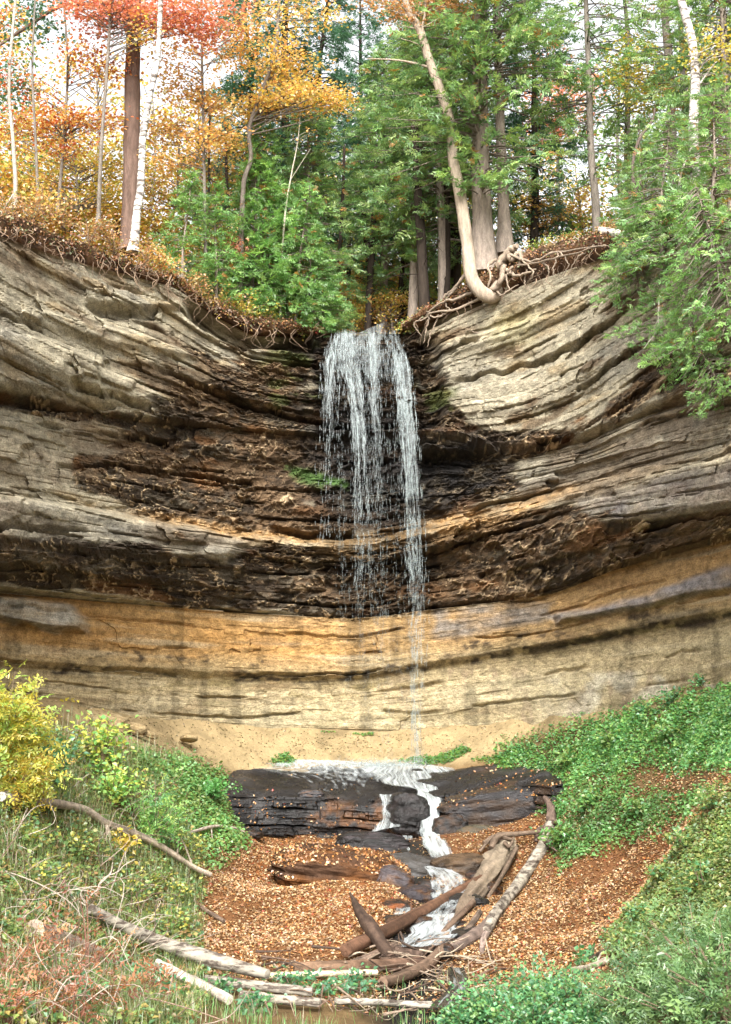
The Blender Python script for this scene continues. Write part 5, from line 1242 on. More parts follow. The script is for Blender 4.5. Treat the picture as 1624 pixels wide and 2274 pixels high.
def rtube(g, pts, y, r0, r1, col, n=16, sd=0):
    p = np.array([P(q[0], q[1], (rimy(q[0]) if y is None else y) - (q[2] if len(q) > 2 else 0.55)) for q in pts])
    tube(g, spline(p, n) + ER.normal(0, 0.018, (n, 3)), np.linspace(r0 * 0.8, r1 * 0.8, n), 8, col, 0.3, sd, streak=0.4)
rt = root('tree_roots', P(1100, 610, 41), 'tangle of bare pale roots spilling over the right rim under the cedars', 'roots')
RC = (0.27, 0.21, 0.155)
for i, (pts, a, b) in enumerate([
    ([(1110, 590), (1130, 560), (1150, 545)], 0.2, 0.10), ([(1125, 565), (1140, 575), (1155, 560), (1160, 590)], 0.14, 0.06), ([(1085, 650, 0.75), (1110, 630, 0.8), (1120, 590, 0.6)], 0.13, 0.1),
    ([(1120, 560), (1180, 580, 0.7), (1240, 560, 0.7), (1345, 545, 0.6)], 0.07, 0.02), ([(1150, 590, 0.7), (1230, 575, 0.75), (1310, 552, 0.7), (1350, 545, 0.6)], 0.045, 0.012),
    ([(1240, 560, 0.7), (1232, 590, 0.75), (1228, 615, 0.7)], 0.04, 0.012), ([(1245, 560, 0.7), (1262, 585, 0.75), (1252, 618, 0.7)], 0.035, 0.01), ([(1320, 545, 0.6), (1280, 575, 0.7), (1258, 622, 0.7)], 0.04, 0.01),
    ([(1170, 600, 0.7), (1165, 625, 0.8), (1172, 645, 0.75)], 0.035, 0.012), ([(1205, 580, 0.7), (1220, 600, 0.8), (1215, 620, 0.8)], 0.04, 0.01), ([(1125, 600), (1150, 612, 0.8), (1190, 598, 0.8)], 0.09, 0.03),
    ([(1060, 645, 0.6), (1020, 662, 0.65), (985, 670, 0.65), (945, 700, 0.6)], 0.07, 0.03), ([(1080, 655, 0.7), (1020, 685, 0.75), (960, 695, 0.7), (935, 715, 0.6)], 0.065, 0.025), ([(1040, 600), (1010, 640, 0.6), (985, 660, 0.6)], 0.09, 0.04),
    ([(1000, 690, 0.7), (965, 705, 0.7), (950, 690, 0.65)], 0.05, 0.02), ([(955, 700, 0.65), (948, 730, 0.7), (940, 765, 0.7)], 0.045, 0.012), ([(975, 700, 0.65), (955, 745, 0.7), (950, 770, 0.7)], 0.03, 0.01),
    ([(940, 705, 0.6), (920, 720, 0.65), (935, 745, 0.7)], 0.035, 0.012), ([(1030, 730, 0.3), (1065, 740, 0.3), (1105, 738, 0.3)], 0.03, 0.01), ([(1015, 640, 0.6), (990, 668, 0.65), (1000, 690, 0.7)], 0.05, 0.02),
    ([(1140, 590, 0.8), (1125, 612, 0.85), (1130, 640, 0.8), (1150, 655, 0.7)], 0.05, 0.014), ([(1160, 575, 0.7), (1185, 605, 0.85), (1170, 632, 0.8), (1180, 650, 0.7)], 0.04, 0.01), ([(1095, 640, 0.8), (1115, 655, 0.85), (1150, 630, 0.8)], 0.05, 0.02), ([(1105, 575), (1085, 590, 0.7), (1090, 620, 0.8), (1080, 645, 0.7)], 0.07, 0.03)]):
    g = G(); rtube(g, pts, None, a, b, np.array(RC) * ER.uniform(0.75, 1.15), sd=i)
    o = g.obj('root', M_WOOD, rt, smooth=True); o.matrix_parent_inverse = rt.matrix_world.inverted(); o.location = -rt.location
# hair thin roots under the left lip
for j, (xs, nn, lab) in enumerate([((-40, 330), 55, 'fringe of thin bare roots hanging under the left rim'), ((300, 720), 45, 'fringe of fine dark roots hanging in the hollow left of the notch'), ((900, 1350), 45, 'fringe of rootlets under the right soil mound')]):
    b0 = P(np.mean(xs), ip(np.mean(xs), BEDS[0][1]), rimy(np.mean(xs)))
    g = G()
    for i in range(nn):
        x = ER.uniform(*xs); top_ = ip(x, BEDS[0][1]) - ER.uniform(5, 35); l = ER.uniform(20, 75); y = rimy(x) - ER.uniform(0.25, 0.6)
        p = np.array([P(x, top_, y), P(x + ER.uniform(-14, 14), top_ + l * 0.3, y - 0.1), P(x + ER.uniform(-20, 20), top_ + l * 0.65, y - 0.05), P(x + ER.uniform(-30, 30), top_ + l, y + 0.05)]) - b0
        tube(g, spline(p, 9), np.linspace(ER.uniform(0.006, 0.016), 0.003, 9), 4, np.array((0.20, 0.14, 0.095)) * ER.uniform(0.5, 1.5), 0.1, i, cap=False)
    o = g.obj('hanging_roots', M_TWIG); o.location = b0; tag(o, lab, 'roots', kind='stuff')

# ------------------------------------------------------------ shrubs
def shrub(name, label, base, h, r, pal, nst=9, per=55, leaf=0.10, pin=False, w=None, cat='shrub', group=None, stem=(0.22, 0.16, 0.11), lean=(0, 0), var=0.22, flat=0.6, low=0.15, mat=None):
    g = G(); gl = G(); C, D, N, L = [], [], [], []
    for i in range(nst):
        az = ER.uniform(0, 6.28); rr = r * ER.random() ** 0.5
        tip = np.array([rr * math.cos(az) + lean[0], rr * math.sin(az) + lean[1], h * ER.uniform(0.6, 1.0) * (1 - 0.35 * rr / r)])
        p = spline([np.array([ER.normal(0, 0.05), ER.normal(0, 0.05), -0.08]), tip * np.array([0.35, 0.35, 0.55]), tip], 8)
        tube(g, p, np.linspace(0.008 + 0.006 * h, 0.004, 8), 4, stem, 0, cap=False)
        m = per
        q = ER.uniform(low, 1.0, m) ** 0.8; pc_ = np.stack([np.interp(q, np.linspace(0, 1, 8), p[:, k]) for k in range(3)], -1)
        off = ER.normal(0, 1, (m, 3)) * np.array([1, 1, flat]) * 0.16 * min(1.5, 0.5 + h * 0.5)
        C.append(pc_ + off); D.append(off + ER.normal(0, 0.08, (m, 3)) + np.array([0, -0.02, 0.0])); N.append(ER.normal(0, 0.45, (m, 3)) + np.array([0, -0.35, 1]))
    C = np.concatenate(C); D = np.concatenate(D); N = np.concatenate(N); L = leaf * ER.uniform(0.65, 1.35, len(C))
    cols = palette(ER, len(C), pal, w, var)
    if pin: fronds(gl, C, D, N, L, 4, 0.42, cols, 60, 0.5, 0.45)
    else: leaves(gl, C, D, N, L, L * 0.8, cols)
    t = root(name, base, label, cat, group)
    g.obj('stems', M_TWIG, t); gl.obj('foliage', mat or M_LEAF, t)
    return t
RIMC = [(0.46, 0.23, 0.11), (0.54, 0.32, 0.14), (0.46, 0.31, 0.11), (0.30, 0.15, 0.08), (0.24, 0.24, 0.09)]
# on the left rim
for i, (vx, vy, dz, h, r, pal, lab) in enumerate([
    (70, 490, 0.4, 0.7, 0.8, RIMC, 'rusty low shrub at the foot of the rooted sapling'), (140, 500, 0.3, 0.7, 0.9, RIMC, 'orange brown shrub on the rim right of the rooted sapling'),
    (200, 530, 0.2, 0.8, 0.9, RIMC, 'orange brown shrub in the dip of the left rim'), (255, 560, 0.2, 0.8, 0.8, RIMC, 'coppery shrub just left of the white birch foot'),
    (320, 590, 0.1, 0.8, 0.8, RIMC + YE[:1], 'orange shrub just right of the white birch foot'), (355, 610, 0.1, 0.8, 0.7, OR, 'orange shrub against the small cone shaped cedar'),
    (430, 660, 0.0, 0.6, 0.8, RIMC, 'brownish shrub hanging below the small cone shaped cedar'), (480, 690, 0.0, 0.8, 0.9, RIMC + YE[:2], 'gold and brown shrub trailing over the hollow'),
    (500, 560, 1.5, 1.3, 0.8, YE[:2] + OR, 'golden shrub above the red leaved shrub'), (520, 590, 1.0, 0.9, 0.6, RE, 'small shrub with bright coral leaves on the left rim'),
    (540, 710, 0.0, 0.8, 0.9, YE + OR[:2], 'yellow shrub over the dark hollow near the notch'), (600, 725, 0.0, 0.7, 0.8, YE + GR, 'yellow green shrub under the low feathery cedar'),
    (670, 740, 0.0, 0.6, 0.6, YE + GR, 'yellow green tuft at the left corner of the notch'), (395, 645, 0.0, 0.6, 0.8, RIMC, 'coppery shrub under the birch side of the cone shaped cedar'), (100, 470, 1.0, 0.8, 0.9, YE + OR, 'golden shrub behind the rooted sapling'), (20, 480, 0.6, 0.6, 0.8, RIMC, 'rusty shrub at the far left end of the rim')]):
    shrub('rim_shrub', lab, P(vx, vy, rimy(vx) + dz), h * 1.25, r * 1.1, pal, 9, 48, 0.085, group='shrubs along the left rim', low=0.0)
for i, (vx, vy, dz, h, r, pal, lab) in enumerate([
    (1260, 545, 0.6, 0.4, 0.9, RIMC + GR, 'low russet plants on the right soil mound'), (1330, 530, 0.5, 0.5, 0.7, RIMC, 'russet shrub beside the fallen birch piece on the right rim'), (915, 735, 0.0, 0.4, 0.5, GR + YE, 'small moss green tuft at the right corner of the notch'), (1200, 560, 1.0, 0.5, 0.8, GR + YE[2:], 'low green plants behind the root tangle')]):
    shrub('rim_shrub', lab, P(vx, vy, rimy(vx) + dz), h, r, pal, 9, 50, 0.08, group='shrubs along the right rim')
def log(name, label, pts, r, col, mat=None, sides=12, cat='log', group=None, rough=0.1, extra=(), n=44, taper=1.0, flat=1.0, seed=0, ends=None, rr=None, colend=None, stub=None):
    p = spline(np.asarray(pts, float), n); b = p.mean(0); b[2] = p[:, 2].min() - r
    rad = np.linspace(r, r * taper, n) if rr is None else np.interp(np.linspace(0, 1, n), np.linspace(0, 1, len(rr)), rr)
    rad = rad * (1 + 0.06 * vn(np.arange(n) * 0.4, np.arange(n) * 0 + seed, seed))
    g = G(); c_ = np.asarray(col, float)
    if colend is not None: c_ = c_[None] * (1 - np.linspace(0, 1, n)[:, None]) + np.asarray(colend, float)[None] * np.linspace(0, 1, n)[:, None]
    tube(g, p - b, rad, max(sides, 18), c_, rough, seed + len(label), flat, streak=0.0 if mat is M_BIRCH else 0.5, rf=0.14)
    t = root(name, b, label, cat, group)
    stem_o = g.obj('stem', mat or M_WOOD, t, smooth=True)
    for i, (e, a, z) in enumerate(extra):
        g2 = G(); tube(g2, spline(np.asarray(e, float) - b, 12), np.linspace(a, z, 12), 9, stub if stub is not None else (col if colend is None else colend), 0.25, seed + i, streak=0.4); g2.obj('branch_stub', M_WOOD, stem_o, smooth=True)
    return t
fb = lambda vx, vy, dy=0: P(vx, vy, rimy(vx) + dy)
log('fallen_birch_piece', 'short white birch piece lying on the right rim', [fb(1335, 512, -0.1), fb(1388, 522, -0.2)], 0.11, WHITE_BARK, M_BIRCH)

# ------------------------------------------------------------ logs on the gorge floor
def hit(vx, vy):
    ys = np.arange(9.0, 47, 0.05); q = P(vx, vy, ys); below_ = q[:, 2] < ground_z(q[:, 0], q[:, 1])
    k = int(np.argmax(below_)) if below_.any() else len(ys) - 1
    return q[k]
def on(vx, vy, up=0.0):
    """ground point seen at (vx, vy), raised by up towards the viewer's line"""
    q = hit(vx, vy); return q + np.array([0, -0.6 * up, 0]) + np.array([0, 0, 0.9 * up])
def lg(name, label, pts, r, col, up=None, **kw):
    u = r * 0.75 if up is None else up
    return log(name, label, [on(*q[:2], u + (q[2] if len(q) > 2 else 0)) for q in pts], r, col, **kw)
GREYW = (0.40, 0.34, 0.28); BROWNW = (0.115, 0.06, 0.036); DKW = (0.06, 0.038, 0.027); PALEW = (0.235, 0.19, 0.135); BIRW = (0.36, 0.32, 0.26)
A = [(1226, 1835), (1209, 1883), (1175, 1937), (1134, 1996), (1100, 2043), (1079, 2081)]
lg('fallen_birch', 'big peeling birch log running down the right side of the stream', A, 0.19, (0.38, 0.335, 0.27), mat=M_BIRCH, rr=[0.15, 0.165, 0.15, 0.15, 0.13, 0.11], rough=0.22, stub=(0.13, 0.09, 0.07),
   extra=[([on(1222, 1840, .2), on(1222, 1822, .4), on(1208, 1806, 0.5)], 0.15, 0.07), ([on(1225, 1842, .2), on(1243, 1848, .25), on(1246, 1875, .1)], 0.06, 0.03), ([on(1212, 1850, .2), on(1195, 1858, .2), on(1190, 1875, .1)], 0.09, 0.04), ([on(1206, 1885, .25), on(1236, 1905, 0.2)], 0.06, 0.02)])
lg('log', 'grey brown log joining the foot of the peeling birch log', [(1100, 2038), (1076, 2067), (1035, 2098), (990, 2120)], 0.12, (0.15, 0.11, 0.09), taper=1.1, mat=M_WOOD)
lg('log', 'short dark branch stub below the fork of the birch log', [(1092, 2058), (1075, 2090), (1070, 2118)], 0.10, (0.24, 0.18, 0.15), taper=0.5)
lg('splintered_trunk', 'broad pale splintered trunk slab beside the birch log', [(1128, 1888), (1105, 1925), (1078, 1968), (1040, 2015), (1005, 2068)], 0.36, PALEW, rr=[0.26, 0.34, 0.30, 0.18, 0.06], rough=0.4, sides=26, flat=0.95, up=0.12, colend=(0.12, 0.085, 0.06),
   extra=[([on(1090, 1905, .3), on(1105, 1888, .45), on(1150, 1880, .4), on(1205, 1868, .3)], 0.10, 0.05), ([on(1075, 1895, .3), on(1100, 1885, .4), on(1140, 1893, .4)], 0.08, 0.04), ([on(1120, 1900, .4), on(1130, 1915, .5), on(1140, 1895, .5)], 0.06, 0.03), ([on(1065, 1905, .2), on(1090, 1888, .4)], 0.05, 0.03), ([on(1145, 1905, .3), on(1120, 1960, .35), on(1085, 2010, .25)], 0.08, 0.04)])
lg('log', 'long straight reddish brown log spanning the stream', [(1068, 1976), (1000, 2014), (925, 2055), (850, 2098), (768, 2138)], 0.13, BROWNW, taper=1.0, up=0.3, extra=[([on(915, 2060, .4), on(912, 2040, .4)], 0.03, 0.02)])
lg('snag_log', 'pointed dark snag leaning up across the brown log', [(778, 2052, 0.6), (800, 2085, 0.45), (830, 2115, 0.3), (868, 2148, 0)], 0.15, DKW, rr=[0.02, 0.09, 0.15, 0.15, 0.12], up=0.2)
lg('log', 'brown log lying level behind the debris jam', [(655, 2166), (760, 2162), (860, 2158), (945, 2152)], 0.12, (0.17, 0.105, 0.065), colend=(0.10, 0.058, 0.04), up=0.15)
lg('log', 'curved brown root log in front of the level brown log', [(850, 2202), (900, 2185), (940, 2165), (965, 2145), (985, 2125)], 0.10, (0.13, 0.085, 0.058), taper=1.2, up=0.2)
lg('log', 'pale thin log split along its length beside the level brown log', [(595, 2182), (700, 2178), (838, 2174)], 0.06, (0.5, 0.40, 0.28), up=0.15)
lg('log', 'dark log wedged under the pointed snag', [(770, 2160), (820, 2140), (880, 2112)], 0.08, (0.16, 0.11, 0.08), up=0.15)
lg('log', 'dark wet log across the stream at the debris jam', [(870, 2122), (920, 2128), (990, 2118)], 0.11, (0.09, 0.06, 0.045), up=0.12)
lg('log', 'slim brown log on the right bank of the rapids', [(1050, 2020), (1010, 2060), (985, 2088)], 0.07, (0.15, 0.10, 0.07), up=0.2)
lg('log', 'slim dark log next to the grey brown log', [(1065, 2035), (1045, 2065), (1028, 2080)], 0.07, (0.11, 0.08, 0.06), up=0.1)
lg('fallen_birch', 'long mossy birch log slanting down the left bank', [(205, 2062), (281, 2102), (337, 2124), (400, 2149), (469, 2171), (530, 2188), (596, 2206)], 0.16, BIRW, mat=M_BIRCH, rr=[0.09, 0.11, 0.12, 0.135, 0.145, 0.125, 0.09], up=0.42)
lg('fallen_birch', 'straight pale birch log at the bottom of the gorge', [(455, 2200), (540, 2210), (620, 2220), (695, 2228)], 0.085, BIRW, mat=M_BIRCH, up=0.25)
lg('fallen_birch', 'shorter birch log lying just below the straight pale one', [(535, 2230), (620, 2240), (712, 2248)], 0.08, BIRW, mat=M_BIRCH, up=0.2)
lg('fallen_birch', 'thin white birch pole reaching into the stream bed', [(745, 2244), (820, 2246), (890, 2249), (968, 2252)], 0.06, (0.42, 0.38, 0.32), mat=M_BIRCH, up=0.2)
lg('log', 'thick grey brown log half buried in the lower left grass', [(78, 2100), (140, 2128), (216, 2156)], 0.19, (0.24, 0.18, 0.14), up=0.25)
lg('log', 'weathered grey pole slanting below the mossy birch log', [(350, 2165), (430, 2205), (510, 2246)], 0.09, (0.42, 0.36, 0.3), up=0.25)
lg('fallen_branch', 'crooked grey fallen branch across the left bank', [(20, 1806), (110, 1812), (190, 1826), (240, 1856), (300, 1876), (360, 1905), (430, 1949), (470, 1967)], 0.10, (0.32, 0.26, 0.2), taper=0.6, up=0.3, extra=[([on(240, 1860, .3), on(248, 1890, .1), on(252, 1930, 0)], 0.05, 0.03), ([on(395, 1925, .3), on(400, 1900, .5)], 0.03, 0.01), ([on(430, 1949, .3), on(415, 1915, .4), on(405, 1900, .5)], 0.025, 0.01)])
lg('fallen_birch', 'short white log tip beside the yellow bush', [(8, 1806), (60, 1796), (116, 1788)], 0.085, (0.66, 0.62, 0.55), mat=M_BIRCH, up=0.35)
lg('fallen_branch', 'arched grey branch on the green edge of the leaf floor', [(425, 1864), (475, 1850), (515, 1852), (542, 1862)], 0.045, (0.36, 0.3, 0.24), up=0.2, extra=[([on(470, 1852, .2), on(472, 1870, .1)], 0.02, 0.01)])
lg('fallen_branch', 'dark stick on the left edge of the leaf floor', [(432, 2012), (465, 2034), (498, 2054)], 0.045, (0.13, 0.09, 0.065), up=0.1)
lg('log', 'small grey log piece on the right leaf slope', [(1275, 2164), (1310, 2158), (1348, 2142)], 0.06, (0.4, 0.34, 0.27), up=0.1, extra=[([on(1320, 2155, .1), on(1335, 2135, .2)], 0.03, 0.015)])
lg('fallen_branch', 'short dark stick above the grey log piece on the right slope', [(1312, 2140), (1340, 2122)], 0.04, (0.1, 0.075, 0.055), up=0.1)
lg('fallen_branch', 'dark branch along the foot of the right bank', [(1350, 2225), (1410, 2215), (1460, 2195)], 0.07, (0.07, 0.055, 0.05), up=0.12)
# sticks of the jam
for i in range(130):
    x = ER.uniform(600, 1110) if i < 90 else ER.uniform(830, 1030); v = ER.uniform(2130, 2268) if i < 90 else ER.uniform(2105, 2170); l = ER.uniform(30, 130); a = ER.normal(0.1, 0.5) if ER.random() < 0.7 else ER.uniform(0, 3)
    pts = [(x - l / 2 * math.cos(a), v - l / 2 * math.sin(a) * 0.5), (x, v + ER.uniform(-8, 8)), (x + l / 2 * math.cos(a), v + l / 2 * math.sin(a) * 0.5)]
    pts = [(q[0], min(max(q[1], 2080), 2290)) for q in pts]
    p = np.array([on(q[0], q[1], ER.uniform(0.02, 0.35)) for q in pts]); g = G(); b = p[1].copy()
    cst = [(0.22, 0.165, 0.12), (0.13, 0.085, 0.06), (0.32, 0.26, 0.19), (0.07, 0.048, 0.036)][ER.integers(0, 4)]
    tube(g, spline(p - b, 10), np.linspace(ER.uniform(0.008, 0.032), 0.004, 10), 5, cst, 0.15, i); o = g.obj('stick', M_TWIG, smooth=True); o.location = b
    tag(o, 'loose broken stick in the debris jam across the stream', 'stick', 'sticks of the debris jam')

# ------------------------------------------------------------ leaf litter, ground cover, grass
def scatter(n, xr, yr, poly, soft=8, seed=0, dens=None):
    r = np.random.default_rng(seed); x = r.uniform(*xr, n); y = r.uniform(*yr, n); z = ground_z(x, y)
    q = np.stack([x, y, z], -1); vx, vy = proj(q)
    wx = vx + 22 * fbm(x * 0.9, y * 0.9, 3, 71); wy_ = vy + 12 * fbm(x * 1.1 + 9, y * 1.1, 3, 72)
    m = np.max([pmask(wx, wy_, pl, soft) for pl in poly], 0)
    if dens is not None: m = m * dens(x, y, vx, vy)
    k = r.random(n) < m
    return q[k], vx[k], vy[k], r
BASIN = [(440, 1870), (560, 1845), (900, 1850), (1000, 1860), (1230, 1815), (1290, 1880), (1420, 1850), (1520, 1800), (1640, 1740), (1640, 1800), (1500, 1960), (1400, 2090), (1380, 2250), (1000, 2274), (600, 2200), (470, 2165), (425, 2080), (440, 1960)]
PATCH = [(1380, 1715), (1560, 1705), (1640, 1690), (1590, 1770), (1400, 1765)]
LIT = [(0.38, 0.21, 0.09), (0.48, 0.32, 0.15), (0.32, 0.14, 0.055), (0.44, 0.19, 0.05), (0.20, 0.095, 0.045), (0.56, 0.43, 0.25), (0.48, 0.07, 0.05)]
def lit_d(x, y, vx, vy):
    d = 0.7 + 0.8 * fbm(x * 0.9, y * 0.9, 4, 5)
    sxs = np.interp(y, [q[1] for q in stream][::-1], [q[0] for q in stream][::-1])
    return np.clip(d, 0.1, 1) * (1 - 0.9 * np.exp(-((x - sxs) / 0.7) ** 2))
q, vx, vy, r = scatter(300000, (-9, 9), (21, 42.5), [BASIN, PATCH, [(1110, 1690), (1200, 1725), (1250, 1815), (1180, 1835), (1120, 1730)], [(1200, 1700), (1400, 1680), (1640, 1640), (1640, 1780), (1480, 1840), (1260, 1910), (1220, 1780)]], 14, 1, lit_d)
g = G(); n = len(q); L = r.uniform(0.035, 0.085, n)
D = np.stack([r.normal(0, 1, n), r.normal(0, 1, n), r.normal(0, 0.35, n)], -1); N = np.stack([r.normal(0, 0.35, n), r.normal(-0.1, 0.35, n), np.ones(n)], -1)
leaves(g, q + np.array([0, 0, 0.025]), D, N, L, L * 0.8, palette(r, n, LIT, [6, 7, 5, 4, 6, 5, 0.5], 0.3) * 0.85, 0.18)
tag(g.obj('leaf_litter', M_LITTER), 'carpet of fallen orange and tan leaves on the gorge floor', 'fallen leaves', kind='stuff')
print('litter', n)
q, vx, vy, r = scatter(22000, (-9, 7), (33, 45), [SAND], 6, 4, lambda x, y, a, b: 0.55 + 0.8 * fbm(x, y * 1.5, 3, 6))
n = len(q); g = G(); L = r.uniform(0.03, 0.09, n)
leaves(g, q + np.array([0, 0, 0.01]), r.normal(0, 1, (n, 3)) * np.array([1, 1, 0.3]), r.normal(0, 0.3, (n, 3)) + np.array([0, 0, 1]), L, L * 0.8, palette(r, n, [(0.20, 0.145, 0.075), (0.34, 0.26, 0.145), (0.22, 0.16, 0.08), (0.16, 0.15, 0.06)], None, 0.25), 0.25)
tag(g.obj('sand_crumbs', M_LITTER), 'crumbs of stone and leaf scattered on the sandy talus', 'crumbs', kind='stuff'); print('litter crumbs', n)
# leaves caught on the shelf and humped rock
r = np.random.default_rng(3); SXX, SYY, SZZ, SOT = SHELF
k = r.integers(0, SXX.size, 2000); q = np.stack([SXX.ravel()[k], SYY.ravel()[k] - 0.02, SZZ.ravel()[k] + 0.02], -1); a_, b_ = proj(q)
keep = r.random(len(q)) < np.clip(0.12 + 0.6 * sst(1030, 1120, a_) * (a_ > 0) + 0.5 * pmask(a_, b_, [(480, 1760), (640, 1780), (600, 1850), (460, 1850)], 20) + 0.25 * pmask(a_, b_, [(660, 1790), (860, 1800), (860, 1850), (660, 1850)], 20), 0, 1) * (1 - pmask(a_, b_, [(820, 1690), (1010, 1690), (1000, 1900), (840, 1850)], 10))
q = q[keep]; n = len(q); g = G(); L = r.uniform(0.04, 0.09, n); leaves(g, q, r.normal(0, 1, (n, 3)), r.normal(0, 0.4, (n, 3)) + np.array([0, -0.5, 1]), L, L * 0.8, palette(r, n, LIT, [5, 2, 6, 6, 6, 1, 0.5], 0.25) * 0.8)
tag(g.obj('stranded_leaves', M_LITTER), 'brown leaves stuck to the wet shelf and its face', 'fallen leaves', kind='stuff')
for ob, nn in ((HUMP, 1500), (SLAB, 160)):
    nv = len(ob.data.vertices); co = np.empty(nv * 3, np.float32); ob.data.vertices.foreach_get('co', co); co = co.reshape(-1, 3); no = np.empty(nv * 3, np.float32); ob.data.vertices.foreach_get('normal', no); no = no.reshape(-1, 3)
    cand = np.where(no[:, 2] > 0.35)[0]; k = cand[r.integers(0, len(cand), nn)]; q = co[k] + no[k] * 0.02 + np.array(ob.location) + r.normal(0, 0.02, (nn, 3)); g = G(); L = r.uniform(0.05, 0.11, nn)
    leaves(g, q, r.normal(0, 1, (nn, 3)), no[k] + r.normal(0, 0.3, (nn, 3)), L, L * 0.8, palette(r, nn, LIT, [4, 3, 6, 6, 6, 2, 0.3], 0.25))
    tag(g.obj('stranded_leaves', M_LITTER), 'brown leaves lying on the humped rock' if ob is HUMP else 'few leaves lying on the long black slab', 'fallen leaves', kind='stuff')
# leaves on the soil lips
g = G()
for (vx_, V_) in (SL, SR):
    W_ = V_[4:38].reshape(-1, 3); k = r.integers(0, len(W_), 11000); q = W_[k] + r.normal(0, 0.04, (11000, 3)) + np.array([0, -0.03, 0.03]); n = len(q); L = r.uniform(0.05, 0.10, n)
    leaves(g, q, r.normal(0, 1, (n, 3)), r.normal(0, 0.4, (n, 3)) + np.array([0, -0.4, 1]), L, L * 0.8, palette(r, n, LIT + [(0.15, 0.17, 0.05)], [3, 1.5, 5, 2, 8, 0.6, 0.2, 5], 0.25) * 0.75)
tag(g.obj('rim_litter', M_LITTER), 'brown leaf litter on the soil along both rims', 'fallen leaves', kind='stuff')

GC = [(0.13, 0.32, 0.095), (0.17, 0.36, 0.10), (0.10, 0.27, 0.09), (0.24, 0.38, 0.10)]
GCY = [tuple(0.8 * v for v in q) for q in [(0.21, 0.34, 0.09), (0.29, 0.38, 0.10), (0.16, 0.29, 0.09), (0.38, 0.39, 0.12)]]
def cover(name, label, polys, n, xr, yr, pal, hgt, leaf, seed, soft=30, w=None, den=0.75):
    def dn(x, y, vx, vy): return np.clip(den + 0.6 * fbm(x * 0.8, y * 0.8, 4, seed + 50), 0.05, 1)
    q, vx, vy, r = scatter(n, xr, yr, polys, soft, seed, dn)
    m = len(q); hm = hgt * (0.55 + 0.8 * fbm(q[:, 0] * 1.1, q[:, 1] * 1.1, 3, seed)) + 0.35 * hgt * fbm(q[:, 0] * 4, q[:, 1] * 4, 2, seed + 1)
    q = q + np.stack([r.normal(0, 0.02, m), r.normal(0, 0.02, m), np.maximum(hm, 0.03) * r.uniform(0.25, 1, m) ** 0.5], -1)
    L = leaf * r.uniform(0.5, 1.5, m); g = G(); tone = (0.95 + 0.45 * fbm(q[:, 0] * 0.7, q[:, 1] * 0.7, 4, seed + 3))[:, None] * np.array([1, 1, 1.0])
    leaves(g, q, np.stack([r.normal(0, 1, m), r.normal(-0.3, 1, m), r.normal(-0.1, 0.4, m)], -1), r.normal(0, 0.4, (m, 3)) + np.array([0, -0.3, 1]), L, L * 0.85, palette(r, m, pal, w, 0.25) * tone)
    tag(g.obj(name, M_LEAF), label, 'ground cover', kind='stuff'); print(name, m)
cover('ground_cover', 'dense bright green leafy ground cover on the talus under the right cliff', [[(1090, 1668), (1180, 1645), (1300, 1612), (1480, 1566), (1720, 1520), (1720, 1690), (1560, 1706), (1390, 1710), (1300, 1725), (1250, 1750), (1235, 1805), (1205, 1800), (1170, 1740), (1130, 1695)]], 330000, (4, 13), (26, 43), GC, 0.22, 0.08, 11)
cover('ground_cover', 'light green ground cover above the right leaf slope', [[(1225, 1800), (1300, 1735), (1400, 1730), (1395, 1768), (1560, 1775), (1480, 1835), (1380, 1872), (1300, 1900), (1240, 1920), (1235, 1860)]], 190000, (3, 11), (26, 41), GC[:2] + GCY[:1], 0.2, 0.075, 12)
cover('ground_cover', 'yellowish green low plants on the near right bank', [[(1720, 1690), (1590, 1760), (1465, 1915), (1405, 2015), (1355, 2095), (1390, 2160), (1480, 2200), (1720, 2200), (1720, 1690)]], 160000, (3, 10), (14, 27), GCY, 0.16, 0.065, 13)
cover('ground_cover', 'green ground cover on the left edge of the leaf floor', [[(270, 1672), (400, 1692), (500, 1718), (540, 1760), (480, 1800), (525, 1842), (545, 1872), (475, 1925), (440, 1890), (330, 1785)]], 110000, (-9, -2.5), (27, 41.5), GC[:2] + GCY[:2], 0.28, 0.085, 14)
cover('moss_patch', 'bright green moss and grass at the back of the wet shelf', [[(885, 1700), (960, 1680), (1030, 1656), (1048, 1672), (1000, 1690), (940, 1702)], [(590, 1690), (640, 1680), (665, 1695), (600, 1702)], [(715, 1622), (780, 1618), (832, 1622), (828, 1634), (760, 1632)], [(1050, 1690), (1150, 1660), (1180, 1690), (1130, 1700)]], 90000, (-4, 5), (40, 45), [(0.12, 0.30, 0.06), (0.10, 0.25, 0.08), (0.2, 0.32, 0.06)], 0.10, 0.07, 15, 5)
cover('bank_plants', 'mixed green and yellow weeds covering the left bank', [[(-80, 1640), (100, 1650), (260, 1670), (420, 1790), (450, 1960), (440, 2130), (470, 2200), (420, 2300), (-80, 2300)]], 120000, (-11, -1.5), (14, 38), GCY + [(0.35, 0.27, 0.08), (0.28, 0.17, 0.07), (0.09, 0.2, 0.08)], 0.35, 0.085, 16, 20, None, 0.65)

